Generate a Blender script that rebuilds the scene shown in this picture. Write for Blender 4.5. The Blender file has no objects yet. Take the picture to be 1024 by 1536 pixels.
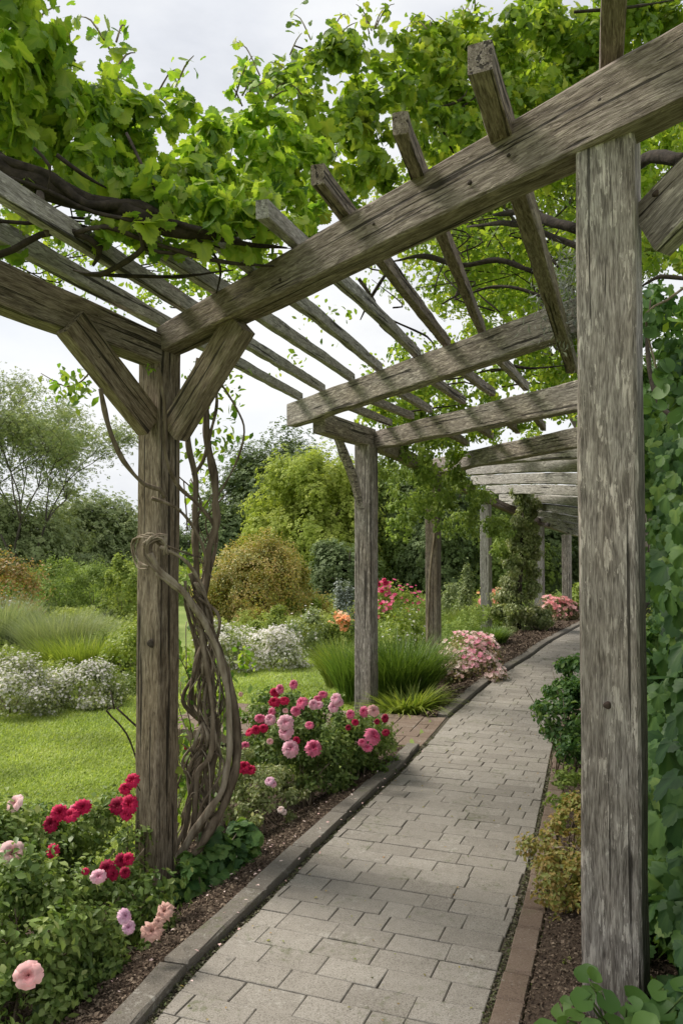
import bpy, math, random
import numpy as np
from mathutils import Vector, Matrix, noise
random.seed(7)
RNG = np.random.default_rng(11)
S = bpy.context.scene
COL = S.collection
R = math.radians

# ------------------------------------------------------------------ camera
F, PX0, PY0, TH = 1150.0, 512.0, 812.0, R(1.65)
CAM = np.array([0.0, 0.0, 1.5])
cd = bpy.data.cameras.new("camera"); co = bpy.data.objects.new("camera", cd); COL.objects.link(co)
co.location = CAM; co.rotation_euler = (R(90) + TH, 0, 0)
cd.sensor_fit = 'VERTICAL'; cd.sensor_height = 36; cd.lens = F / 1536 * 36
cd.shift_y = 44 / 1536; cd.clip_start = 0.05; cd.clip_end = 3000
S.camera = co

def ray(px, py):
    a = (px - PX0) / F; b = (PY0 - py) / F
    return np.array([a, math.cos(TH) - b * math.sin(TH), math.sin(TH) + b * math.cos(TH)])
def P(px, py, D):                       # real-world point seen at a pixel, D metres ahead
    d = ray(px, py); return CAM + d * (D / d[1])
def sm(a, b, x):
    t = np.clip((np.asarray(x, float) - a) / (b - a), 0, 1); return t * t * (3 - 2 * t)
def base(y): return 0.25 * sm(6.5, 12.5, y)
def G0(px, py):                         # pixel -> point on the path surface
    d = ray(px, py); D = 3.0
    for _ in range(40):
        D = (float(base(D)) - 1.5) / (d[2] / d[1])
    return CAM + d * (D / d[1])

def poly(pix): return np.array([G0(*p) for p in pix])
LI = poly([(220,1536),(300,1442),(380,1368),(440,1310),(490,1257),(540,1212),(600,1157),(634,1120),(672,1076),(705,1048),(745,1015),(795,985),(835,957),(868,939)])
RI = poly([(730,1536),(765,1420),(786,1340),(803,1270),(815,1205),(829,1130),(838,1090)])
def ext(pl, y0, y1):
    a = pl[0] + (pl[0] - pl[1]) * ((pl[0][1] - y0) / (pl[1][1] - pl[0][1]))
    b = pl[-1] + (pl[-1] - pl[-2]) * ((y1 - pl[-1][1]) / (pl[-1][1] - pl[-2][1]))
    return np.vstack([a, pl, b])
LI = ext(LI, 0.3, 30); 
RI = ext(RI, 0.3, 7.2)
_ys = np.linspace(8.5, 30, 10)
RI = np.vstack([RI, [[np.interp(y, LI[:,1], LI[:,0]) + 1.22, y, 0] for y in _ys]])
def XL(y): return np.interp(y, LI[:,1], LI[:,0])
def XR(y): return np.interp(y, RI[:,1], RI[:,0])
def gz(x, y):
    x = np.asarray(x, float); y = np.asarray(y, float)
    dl = XL(y) - x; dr = x - XR(y)
    b = base(y)
    near = 1 - sm(7.0, 14, y)
    zl = b - 0.21 * sm(0.12, 0.7, dl) * near
    far = sm(0.8, 3.0, dl)
    zl = zl * (1 - far) + (-0.21 + 0.16 * sm(14, 30, y)) * far
    zr = b + 0.08 * sm(0.1, 0.35, dr)
    z = np.where(dl > 0, zl, np.where(dr > 0, zr, b))
    z = z + 0.9 * sm(30, 90, y) + 0.0
    return z
def onG(px, D):
    x = (px - PX0) / F * D; x = P(px, 900, D)[0]
    return np.array([x, D, float(gz(x, D))])

# ------------------------------------------------------------------ object helpers
def reg(o, label=None, cat=None, group=None, kind=None):
    if label: o['label'] = label
    if cat: o['category'] = cat
    if group: o['group'] = group
    if kind: o['kind'] = kind
    return o
def empty(name, loc, label, cat, group=None):
    o = bpy.data.objects.new(name, None); COL.objects.link(o); o.location = tuple(loc)
    o.empty_display_size = .1
    return reg(o, label, cat, group)
def link(name, me, mat=None, parent=None):
    o = bpy.data.objects.new(name, me); COL.objects.link(o)
    if mat: 
        for m in (mat if isinstance(mat, (list, tuple)) else [mat]): me.materials.append(m)
    if parent is not None:
        o.parent = parent
        pl = Matrix.Translation(parent.location) if parent.parent is None else None
        if pl is not None: o.matrix_parent_inverse = pl.inverted()
        else: o.matrix_parent_inverse = (parent.matrix_parent_inverse @ parent.matrix_basis).inverted() if False else mworld(parent).inverted()
    return o
def mworld(o):
    b = Matrix.LocRotScale(o.location, o.rotation_euler if o.rotation_mode != 'QUATERNION' else o.rotation_quaternion, o.scale)
    return b if o.parent is None else mworld(o.parent) @ o.matrix_parent_inverse @ b

def tri_mesh(name, V, T, rnd=None, smooth=True):
    me = bpy.data.meshes.new(name)
    V = np.ascontiguousarray(V, np.float32); T = np.ascontiguousarray(T, np.int32)
    me.vertices.add(len(V)); me.vertices.foreach_set('co', V.ravel())
    me.loops.add(T.size); me.loops.foreach_set('vertex_index', T.ravel())
    me.polygons.add(len(T)); me.polygons.foreach_set('loop_start', np.arange(0, T.size, T.shape[1], dtype=np.int32))
    if smooth: me.polygons.foreach_set('use_smooth', np.ones(len(T), bool))
    if rnd is not None:
        a = me.attributes.new('rnd', 'FLOAT', 'POINT'); a.data.foreach_set('value', np.ascontiguousarray(rnd, np.float32))
    me.update(calc_edges=True)
    return me

class MB:
    def __init__(s): s.v = []; s.f = []; s.r = []
    def add(s, V, Fs, r=None):
        n = len(s.v); s.v += [tuple(map(float, p)) for p in V]; s.f += [tuple(i + n for i in f) for f in Fs]
        s.r += [random.random() if r is None else r] * len(V)
    def mesh(s, name, smooth=False):
        me = bpy.data.meshes.new(name); me.from_pydata(s.v, [], s.f)
        a = me.attributes.new('rnd', 'FLOAT', 'POINT'); a.data.foreach_set('value', s.r)
        if smooth: me.polygons.foreach_set('use_smooth', [True] * len(me.polygons))
        me.update(); return me
    def build(s, name, mat, parent=None, smooth=False):
        return link(name, s.mesh(name, smooth), mat, parent)

def crom(pts, rad, step):
    pts = [np.array(p, float) for p in pts]
    P0 = [2 * pts[0] - pts[1]] + pts + [2 * pts[-1] - pts[-2]]
    out = []; ro = []
    for i in range(1, len(P0) - 2):
        a, b, c, d = P0[i-1], P0[i], P0[i+1], P0[i+2]
        n = max(2, int(np.linalg.norm(c - b) / step))
        for k in range(n):
            t = k / n
            out.append(.5 * ((2*b) + (-a+c)*t + (2*a-5*b+4*c-d)*t*t + (-a+3*b-3*c+d)*t**3)); ro.append(rad[i-1] * (1-t) + rad[i] * t)
    out.append(pts[-1]); ro.append(rad[-1])
    return out, ro
def tube(mb, pts, rad, n=8, step=0.05, wob=0.15, r=None):
    if not hasattr(rad, '__len__'): rad = [rad] * len(pts)
    pts, rad = crom(pts, rad, step)
    V = []; Fs = []; N = len(pts)
    up = np.array([0.13, 0.31, 0.94]); sd = random.random() * 50
    t0 = pts[1] - pts[0]; t0 /= np.linalg.norm(t0) + 1e-9
    u = np.cross(t0, up); 
    if np.linalg.norm(u) < .1: u = np.cross(t0, np.array([1, 0, 0.]))
    u /= np.linalg.norm(u)
    for i in range(N):
        t = pts[min(i+1, N-1)] - pts[max(i-1, 0)]; t /= np.linalg.norm(t) + 1e-9
        u = u - t * np.dot(u, t); u /= np.linalg.norm(u) + 1e-9
        w = np.cross(t, u)
        for k in range(n):
            a = 2 * math.pi * k / n
            rr = rad[i] * (1 + wob * noise.noise(Vector((math.cos(a) * 1.3 + sd, math.sin(a) * 1.3, i * step * 9))) * 1.6)
            V.append(pts[i] + rr * (math.cos(a) * u + math.sin(a) * w))
    for i in range(N - 1):
        for k in range(n):
            Fs.append((i*n+k, i*n+(k+1) % n, (i+1)*n+(k+1) % n, (i+1)*n+k))
    Fs.append(tuple(range(n))[::-1]); Fs.append(tuple((N-1)*n+k for k in range(n)))
    mb.add(V, Fs, r)

def box_verts(mb, c, sx, sy, sz, rot=0, r=None, b=0.0):
    ca, sa = math.cos(rot), math.sin(rot); V = []
    for z in (-1, 1):
        for x, y in ((-1,-1),(1,-1),(1,1),(-1,1)):
            X, Y = x*sx/2, y*sy/2; V.append((c[0]+ca*X-sa*Y, c[1]+sa*X+ca*Y, c[2]+z*sz/2))
    mb.add(V, [(3,2,1,0),(4,5,6,7),(0,1,5,4),(1,2,6,5),(2,3,7,6),(3,0,4,7)], r)

# ------------------------------------------------------------------ materials
def nt(name):
    m = bpy.data.materials.new(name); m.use_nodes = True; t = m.node_tree; t.nodes.clear()
    return m, t
def N(t, typ, **kw):
    n = t.nodes.new(typ)
    for k, v in kw.items():
        if k in n.inputs: n.inputs[k].default_value = v
        else: setattr(n, k, v)
    return n
def L(t, a, b): t.links.new(a, b)
def ramp(t, fac, stops, interp='LINEAR'):
    r = N(t, 'ShaderNodeValToRGB'); r.color_ramp.interpolation = interp
    e = r.color_ramp.elements
    while len(e) < len(stops): e.new(0.5)
    for i, (p, c) in enumerate(stops):
        e[i].position = p; e[i].color = (*c, 1) if len(c) == 3 else c
    L(t, fac, r.inputs[0]); return r.outputs[0]
def mixc(t, fac, a, b, mode='MIX'):
    m = N(t, 'ShaderNodeMix', data_type='RGBA', blend_type=mode)
    if hasattr(fac, 'default_value') or hasattr(fac, 'is_linked'): L(t, fac, m.inputs[0])
    else: m.inputs[0].default_value = fac
    for s, i in ((a, 6), (b, 7)):
        if isinstance(s, tuple): m.inputs[i].default_value = (*s, 1)
        else: L(t, s, m.inputs[i])
    return m.outputs[2]
def noi(t, vec, scale, detail=4, rough=.55):
    n = N(t, 'ShaderNodeTexNoise', Scale=scale, Detail=detail, Roughness=rough)
    if vec is not None: L(t, vec, n.inputs['Vector'])
    return n.outputs[0]
def math_(t, op, a, b=0.0, clamp=False):
    m = N(t, 'ShaderNodeMath', operation=op, use_clamp=clamp)
    for i, s in enumerate((a, b)):
        if isinstance(s, (int, float)): m.inputs[i].default_value = s
        else: L(t, s, m.inputs[i])
    return m.outputs[0]
def mapping(t, scale, coord='Object'):
    tc = N(t, 'ShaderNodeTexCoord'); mp = N(t, 'ShaderNodeMapping'); mp.inputs['Scale'].default_value = scale
    L(t, tc.outputs[coord], mp.inputs[0]); return mp.outputs[0]
def finish(t, col, rough=.8, bump=None, bs=.3, bd=.01, spec=.3, trans=None, tfac=.35):
    b = N(t, 'ShaderNodeBsdfPrincipled'); o = N(t, 'ShaderNodeOutputMaterial')
    if isinstance(col, tuple): b.inputs['Base Color'].default_value = (*col, 1)
    else: L(t, col, b.inputs['Base Color'])
    if isinstance(rough, float): b.inputs['Roughness'].default_value = rough
    else: L(t, rough, b.inputs['Roughness'])
    b.inputs['Specular IOR Level'].default_value = spec
    if bump is not None:
        bp = N(t, 'ShaderNodeBump', Strength=bs, Distance=bd); L(t, bump, bp.inputs['Height']); L(t, bp.outputs[0], b.inputs['Normal'])
    out = b.outputs[0]
    if trans is not None:
        tr = N(t, 'ShaderNodeBsdfTranslucent'); L(t, trans, tr.inputs[0])
        mx = N(t, 'ShaderNodeMixShader'); mx.inputs[0].default_value = tfac
        L(t, out, mx.inputs[1]); L(t, tr.outputs[0], mx.inputs[2]); out = mx.outputs[0]
    L(t, out, o.inputs[0])

def leaf_mat(name, cols, tfac=.35, boost=(1.5, 1.5, .9), rough=.5, spec=.35):
    m, t = nt(name)
    at = N(t, 'ShaderNodeAttribute', attribute_name='rnd')
    n = len(cols); c = ramp(t, at.outputs['Fac'], [(i / (n - 1), cols[i]) for i in range(n)])
    nz = noi(t, mapping(t, (1, 1, 1)), 1.1, 3)
    h = N(t, 'ShaderNodeHueSaturation'); L(t, c, h.inputs['Color'])
    L(t, math_(t, 'ADD', math_(t, 'MULTIPLY', nz, .9), .52), h.inputs['Value'])
    tc = mixc(t, 1.0, h.outputs[0], boost, 'MULTIPLY')
    finish(t, h.outputs[0], rough, spec=spec, trans=tc, tfac=tfac)
    return m

def wood_mat(name, dark, mid, light, warm, streak=.5, algae=.3, sc=1.0):
    m, t = nt(name)
    tc = N(t, 'ShaderNodeTexCoord'); oi = N(t, 'ShaderNodeObjectInfo')
    ofs = N(t, 'ShaderNodeVectorMath', operation='ADD'); L(t, tc.outputs['Object'], ofs.inputs[0])
    sv = N(t, 'ShaderNodeVectorMath', operation='SCALE'); sv.inputs[0].default_value = (31, 17, 53); L(t, oi.outputs['Random'], sv.inputs['Scale'])
    L(t, sv.outputs[0], ofs.inputs[1])
    def mp(s):
        q = N(t, 'ShaderNodeMapping'); q.inputs['Scale'].default_value = s; L(t, ofs.outputs[0], q.inputs[0]); return q.outputs[0]
    warp = noi(t, mp((1.2, 5, 5)), 1.5, 3)
    wv = N(t, 'ShaderNodeVectorMath', operation='ADD'); L(t, mp((5.0, 46, 46)), wv.inputs[0])
    cx = N(t, 'ShaderNodeCombineXYZ'); wm = math_(t, 'MULTIPLY', warp, 5.0); L(t, wm, cx.inputs[1]); L(t, wm, cx.inputs[2]); L(t, cx.outputs[0], wv.inputs[1])
    grain = noi(t, wv.outputs[0], 1.6 * sc, 6, .62)
    fine = noi(t, mp((16, 175, 175)), 1.5, 3, .6)
    bl = noi(t, mp((7.5, 30, 30)), 1.3 * sc, 6, .68)
    g = math_(t, 'ADD', math_(t, 'MULTIPLY', grain, .55), math_(t, 'MULTIPLY', fine, .45))
    col = ramp(t, g, [(.36, dark), (.48, mid), (.60, light)])
    ws = ramp(t, bl, [(.46, (0, 0, 0)), (.58, (1, 1, 1))])
    fl = noi(t, mp((9, 95, 95)), 1.4, 4, .65)
    lic = ramp(t, math_(t, 'MULTIPLY', ws, fl), [(.40, (0, 0, 0)), (.60, (1, 1, 1))])
    col = mixc(t, math_(t, 'MULTIPLY', lic, streak), col, tuple(min(1, c * 1.45) for c in light))
    big = noi(t, mp((.9, 2.4, 2.4)), 1.2, 4, .6)
    col = mixc(t, math_(t, 'MULTIPLY', ramp(t, big, [(.42, (0,0,0)), (.62, (1,1,1))]), .55), col, warm, 'MULTIPLY')
    dk = noi(t, mp((1.4, 7, 7)), 1.9, 5, .7)
    col = mixc(t, math_(t, 'MULTIPLY', ramp(t, dk, [(.56, (0,0,0)), (.72, (1,1,1))]), .6), col, (.35, .33, .30), 'MULTIPLY')
    al = noi(t, mp((1.1, 3, 3)), 2.3, 4)
    col = mixc(t, math_(t, 'MULTIPLY', ramp(t, al, [(.55, (0,0,0)), (.75, (1,1,1))]), algae), col, (.075, .085, .03))
    ck = noi(t, mp((.9, 55, 55)), 1.0, 3, .5)
    crack = ramp(t, ck, [(.61, (0,0,0)), (.64, (1,1,1))])
    col = mixc(t, math_(t, 'MULTIPLY', crack, .85), col, (.02, .017, .013))
    hh = math_(t, 'SUBTRACT', math_(t, 'ADD', g, math_(t, 'MULTIPLY', bl, .4)), math_(t, 'MULTIPLY', crack, 1.6))
    finish(t, col, .88, hh, .9, .008, .2)
    return m

W_GREY = wood_mat('weathered_grey_wood', (.088, .076, .066), (.225, .20, .177), (.40, .366, .33), (.85, .77, .69), 1.0, .0)
W_BEAM = wood_mat('weathered_beam_wood', (.07, .055, .044), (.178, .147, .12), (.31, .268, .228), (.84, .75, .65), .6, .15)
W_BROWN = wood_mat('brown_oak_wood', (.062, .047, .033), (.18, .142, .10), (.31, .262, .195), (.86, .78, .62), .45, .2)
W_PALE = wood_mat('pale_grey_wood', (.13, .122, .11), (.30, .285, .262), (.46, .445, .415), (.85, .82, .77), .8, .02)

def simple(name, stops, scale, vec=(1,1,1), rough=.85, bs=.3, bd=.01, detail=5, sp=.25):
    m, t = nt(name); n = noi(t, mapping(t, vec), scale, detail, .6)
    at = N(t, 'ShaderNodeAttribute', attribute_name='rnd')
    f = math_(t, 'ADD', math_(t, 'MULTIPLY', n, .75), math_(t, 'MULTIPLY', at.outputs['Fac'], .25))
    finish(t, ramp(t, f, stops), rough, n, bs, bd, sp); return m
BARK = simple('vine_bark', [(.3, (.07, .052, .035)), (.5, (.19, .15, .105)), (.68, (.36, .31, .235))], 28, (1, 1, .25), .9, .8, .006)
DBARK = simple('dark_bark', [(.3, (.018, .014, .010)), (.6, (.06, .047, .035)), (.8, (.13, .11, .085))], 30, (1, 1, 1), .9, .9, .012)
TBARK = simple('tree_bark', [(.3, (.05, .042, .033)), (.7, (.16, .14, .115))], 6, (1, 1, .3), .9, .5, .02)
IRON = simple('rusty_iron', [(.3, (.03, .022, .018)), (.7, (.09, .06, .045))], 60)
STEM = simple('green_stem', [(.3, (.05, .09, .02)), (.7, (.12, .17, .05))], 20)

def stone_mat(name, a, b, c, speck=.5, moss=.25):
    m, t = nt(name); v = mapping(t, (1, 1, 1))
    at = N(t, 'ShaderNodeAttribute', attribute_name='rnd')
    big = noi(t, v, 2.2, 5, .65); md = noi(t, v, 22, 5, .7); fi = noi(t, v, 210, 3, .7)
    f = math_(t, 'ADD', math_(t, 'MULTIPLY', at.outputs['Fac'], .25), math_(t, 'ADD', math_(t, 'MULTIPLY', md, .45), math_(t, 'MULTIPLY', big, .30)))
    col = ramp(t, f, [(.25, a), (.5, b), (.75, c)])
    sp = ramp(t, fi, [(.36, (.42, .40, .37)), (.47, (.9, .89, .87)), (.62, (1.0, 1.0, 1.0))])
    col = mixc(t, speck, col, sp, 'MULTIPLY')
    fw = ramp(t, noi(t, v, 130, 2, .5), [(.66, (0,0,0)), (.72, (1,1,1))])
    col = mixc(t, math_(t, 'MULTIPLY', fw, .35 * speck), col, (.62, .6, .55))
    li = ramp(t, math_(t, 'MULTIPLY', noi(t, v, 46, 4, .7), noi(t, v, 5, 3)), [(.33, (0,0,0)), (.40, (1,1,1))])
    col = mixc(t, math_(t, 'MULTIPLY', li, .35), col, (.46, .45, .40))
    mo = ramp(t, math_(t, 'MULTIPLY', noi(t, v, 3.1, 4, .6), noi(t, v, 31, 4, .7)), [(.30, (0,0,0)), (.40, (1,1,1))])
    col = mixc(t, math_(t, 'MULTIPLY', mo, moss), col, (.10, .115, .05))
    finish(t, col, .87, math_(t, 'ADD', math_(t, 'MULTIPLY', fi, .7), md), .9, .005, .2); return m
PAVER = stone_mat('concrete_paver', (.205, .188, .162), (.295, .274, .24), (.375, .352, .313), 1.0, .55)
KERB = stone_mat('kerb_stone', (.13, .117, .098), (.19, .173, .148), (.25, .23, .20), .9, .5)
BRICK = stone_mat('edging_brick', (.15, .108, .08), (.20, .15, .115), (.26, .205, .165), .8, .3)
JOINT = simple('joint_dirt', [(.3, (.03, .026, .018)), (.55, (.065, .055, .038)), (.72, (.06, .075, .025))], 30)
SOIL = simple('mulch_soil', [(.3, (.035, .024, .017)), (.55, (.085, .06, .042)), (.8, (.16, .12, .085))], 55, (1,1,1), .95, 1.0, .02)
CHIP = simple('bark_chips', [(.3, (.035, .023, .016)), (.5, (.10, .07, .048)), (.72, (.30, .235, .17))], 20)
m_, t_ = nt('lawn_grass_ground'); v_ = mapping(t_, (1, 1, 1))
c_ = ramp(t_, noi(t_, v_, .55, 5, .6), [(.3, (.14, .20, .045)), (.5, (.20, .265, .065)), (.7, (.27, .325, .10))])
c_ = mixc(t_, .6, c_, ramp(t_, noi(t_, v_, 45, 4, .7), [(.3, (.45, .5, .35)), (.6, (1, 1, 1))]), 'MULTIPLY')
finish(t_, c_, .8, noi(t_, v_, 60, 3), .6, .02, .2); LAWN = m_
m_, t_ = nt('painted_shed_wall'); finish(t_, ramp(t_, noi(t_, mapping(t_, (1, 1, 6)), 4), [(.3, (.09, .08, .07)), (.7, (.16, .145, .12))]), .85); SHEDW = m_
m_, t_ = nt('painted_doorway_shade'); finish(t_, ramp(t_, noi(t_, mapping(t_, (1, 1, 1)), 3), [(.3, (.012, .014, .02)), (.7, (.03, .032, .04))]), .6); SHEDD = m_  # shade inside the open shed doorway, put into a near-black colour

LF = dict(
 vine=leaf_mat('vine_leaf', [(.08,.17,.03), (.14,.25,.035), (.24,.36,.045), (.36,.44,.07), (.15,.25,.07)], .5, (1.55, 1.6, .7)),
 vine2=leaf_mat('canopy_leaf', [(.10,.18,.03), (.18,.29,.04), (.28,.38,.055), (.40,.45,.08)], .5, (1.6, 1.55, .7), .55),
 ivy=leaf_mat('ivy_leaf', [(.022,.06,.022), (.045,.11,.032), (.08,.165,.042), (.13,.235,.055), (.22,.32,.075)], .3, rough=.5, spec=.3),
 rose=leaf_mat('rose_leaf', [(.085,.15,.035), (.14,.215,.05), (.22,.30,.08), (.33,.38,.14)], .3, rough=.45),
 hosta=leaf_mat('broad_leaf', [(.06,.13,.03), (.10,.20,.045), (.15,.26,.06)], .35),
 grass=leaf_mat('grass_blade', [(.06,.12,.02), (.12,.2,.03), (.19,.28,.05)], .35),
 lawn=leaf_mat('lawn_blade', [(.20,.28,.05), (.29,.38,.075), (.385,.465,.11), (.48,.52,.18)], .4),
 pgrass=leaf_mat('pale_grass_blade', [(.17,.22,.09), (.26,.31,.15), (.36,.39,.22)], .35),
 white=leaf_mat('cream_shrub_leaf', [(.15,.20,.07), (.25,.30,.12), (.36,.40,.19), (.52,.52,.34)], .3),
 dark=leaf_mat('dark_tree_leaf', [(.09,.135,.055), (.14,.195,.072), (.20,.26,.10)], .25, rough=.6, spec=.2),
 mid=leaf_mat('mid_tree_leaf', [(.13,.195,.05), (.205,.285,.065), (.30,.375,.095)], .3, rough=.6, spec=.2),
 light=leaf_mat('light_tree_leaf', [(.18,.25,.06), (.27,.34,.075), (.38,.43,.11)], .35, rough=.6, spec=.2),
 grey=leaf_mat('grey_tree_leaf', [(.20,.255,.115), (.27,.33,.15), (.37,.41,.21)], .25, rough=.65, spec=.2),
 gold=leaf_mat('golden_shrub_leaf', [(.17,.20,.05), (.27,.28,.06), (.39,.34,.08), (.50,.34,.12), (.30,.33,.07)], .3),
 lime=leaf_mat('lime_shrub_leaf', [(.14,.21,.03), (.23,.30,.045), (.33,.38,.08)], .35),
 orange=leaf_mat('orange_shrub_leaf', [(.14,.19,.05), (.30,.25,.07), (.45,.26,.12), (.16,.2,.06), (.35,.30,.08)], .3),
 heath=leaf_mat('heather_leaf', [(.17,.2,.05), (.32,.32,.08), (.42,.28,.10), (.22,.28,.07), (.36,.36,.10)], .3),
 ylight=leaf_mat('yellow_green_tree_leaf', [(.24,.31,.06), (.36,.43,.08), (.48,.52,.13)], .38, rough=.6, spec=.2),
 silver=leaf_mat('silver_shrub_leaf', [(.16,.2,.17), (.27,.31,.28), (.4,.43,.4)], .2),
 pinks=leaf_mat('pinkish_shrub_leaf', [(.08,.12,.04), (.15,.17,.06), (.40,.30,.20), (.12,.15,.05), (.55,.34,.30)], .3),
 moss=leaf_mat('moss_tendril', [(.2,.22,.18), (.35,.37,.33), (.5,.52,.48)], .2))
def flat(name, cols, tf=.25):
    return leaf_mat(name, cols, tf, (1.2, 1.1, 1.1), .6, .2)
PET = dict(
 crimson=flat('crimson_petal', [(.30,.004,.03), (.50,.008,.06), (.68,.03,.12)]),
 dark=flat('dark_crimson_petal', [(.14,.002,.015), (.26,.004,.03), (.42,.012,.07)]),
 hot=flat('hot_pink_petal', [(.62,.05,.16), (.78,.12,.26), (.88,.28,.42)]),
 pink=flat('pink_petal', [(.72,.20,.32), (.84,.36,.48), (.92,.58,.66)]),
 pale=flat('pale_pink_petal', [(.72,.28,.30), (.84,.46,.46), (.90,.64,.63)]),
 coral=flat('coral_pink_petal', [(.70,.22,.24), (.84,.38,.38), (.92,.56,.54)]),
 mauve=flat('mauve_petal', [(.55,.22,.36), (.70,.36,.52), (.82,.56,.68)]),
 dusty=flat('dusty_salmon_petal', [(.50,.25,.20), (.62,.36,.30), (.72,.48,.40)]),
 white=flat('white_petal', [(.62,.6,.55), (.78,.76,.72), (.85,.80,.78)]),
 blush=flat('blush_petal', [(.7,.45,.42), (.8,.6,.56), (.85,.72,.66)]),
 orange=flat('orange_petal', [(.75,.30,.12), (.85,.45,.2), (.88,.6,.4)]))

# ------------------------------------------------------------------ leaf clouds
T_OVAL = (np.array([(0,0,0),(-.30,.42,.10),(0,.45,0),(.30,.42,.10),(0,1,-.05),(-.2,.78,.05),(.2,.78,.05)]), np.array([(0,2,1),(0,3,2),(1,2,5),(2,3,6),(2,4,5),(2,6,4)]))
T_DIA = (np.array([(0,0,0),(-.34,.5,.10),(0,1,-.06),(.34,.5,.10)]), np.array([(0,2,1),(0,3,2)]))
_o = [(0,.02),(-.20,-.07),(-.42,.10),(-.43,.30),(-.55,.52),(-.40,.64),(-.26,.86),(0,1.04),(.26,.86),(.40,.64),(.55,.52),(.43,.30),(.42,.10),(.20,-.07)]
T_LOB = (np.array([(0,.38,-.05)] + [(x, y, .12*abs(x)*2 - .10*max(0, y-.4)) for x, y in _o]), np.array([(0, 1+(i+1) % 14, 1+i) for i in range(14)]))
def _palm(nl_, teeth, sin_, aspect, seed):
    A = np.linspace(-2.62, 2.62, 34); q = []
    for i, a in enumerate(A):
        lob = abs(math.cos(a * nl_ / 2 * .98)); r = .56 * (1 - sin_ + sin_ * lob ** .8) * (1 + .10 * math.cos(a)) * (1 + teeth * (1 if i % 2 else -1))
        if abs(a) > 2.3: r *= .8
        q.append((r * math.sin(a) * aspect, .32 + r * math.cos(a), -.12 * r * r + .09 * (1 - lob) - .06 * max(0, math.cos(a))))
    V = [(0, .16, 0)] + q + [(x * .55, .16 + (y - .16) * .55, z * .4 + .02) for x, y, z in q]
    n = len(q); T = []
    for i in range(n - 1): T += [(0, 1+n+i+1, 1+n+i), (1+n+i, 1+n+i+1, 1+i+1), (1+n+i, 1+i+1, 1+i)]
    d = [.12] + [(-.05 if i % 2 else .05) for i in range(n)] + [(.13 if abs(math.cos(a * nl_ / 2 * .98)) > .93 else -.05) for a in A]
    return np.array(V), np.array(T), np.array(d)
T_GRAPE = _palm(3.0, .075, .36, 1.0, 1)
T_IVY = _palm(3.0, .06, .46, .92, 2)
_s = []
_t = []
for k, (ax, ay, an, s) in enumerate([(0,.0,-1.0,.55),(0,.25,.9,.55),(0,.45,-.8,.5),(0,.55,.75,.45),(0,.6,0,.5)]):
    ca, sa = math.cos(an), math.sin(an)
    for x, y, z in T_DIA[0]: _s.append((ax + s*(ca*x + sa*y), ay + s*(-sa*x + ca*y), s*z + .08*math.sin(k*2.1)))
    _t += [(4*k, 4*k+2, 4*k+1), (4*k, 4*k+3, 4*k+2)]
T_SPRIG = (np.array(_s), np.array(_t))
_s = []; _t = []
for k in range(5):
    a0 = 2*math.pi*k/5
    _s += [(0,0,0), (.5*math.cos(a0-.45), .5*math.sin(a0-.45), .12), (.55*math.cos(a0+.45), .5*math.sin(a0+.45), .12)]; _t.append((3*k, 3*k+1, 3*k+2))
T_FLOW = (np.array(_s), np.array(_t))

def nrm(a): return a / (np.linalg.norm(a, axis=1, keepdims=True) + 1e-9)
def leaves(pos, nor, size, tmpl, droop=.3, rnd=None, bend=.25):
    n = len(pos); tv, tt = tmpl[:2]; k = len(tv)
    nor = nrm(nor)
    t = RNG.normal(size=(n, 3)) * (1 - droop); t[:, 2] -= droop * 1.6
    t -= nor * np.sum(t * nor, 1, keepdims=True); t = nrm(t); b = np.cross(t, nor)
    size = np.broadcast_to(size, (n,)) if np.ndim(size) else np.full(n, size)
    sz = (size * RNG.uniform(.5, 1.38, n))[:, None, None]
    wx = RNG.uniform(.8, 1.15, n)[:, None, None]; cv = RNG.uniform(-.1, 2.2, n)[:, None, None]
    V = pos[:, None, :] + sz * (tv[None, :, 0:1] * wx * b[:, None, :] + tv[None, :, 1:2] * t[:, None, :] + (tv[None, :, 2:3] * cv - bend * .4 * tv[None, :, 1:2] ** 2) * nor[:, None, :])
    T = (np.arange(n)[:, None, None] * k + tt[None]).reshape(-1, 3)
    if rnd is None: rnd = RNG.random(n)
    rr = np.repeat(rnd, k)
    if len(tmpl) > 2: rr = np.clip(rr + np.tile(tmpl[2], n), 0, 1)
    return V.reshape(-1, 3), T, rr
def leafobj(name, chunks, mat, parent=None):
    V = []; T = []; Rr = []; o = 0
    for v, t, r in chunks:
        V.append(v); T.append(t + o); Rr.append(r); o += len(v)
    return link(name, tri_mesh(name, np.vstack(V), np.vstack(T), np.concatenate(Rr)), mat, parent)

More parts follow.
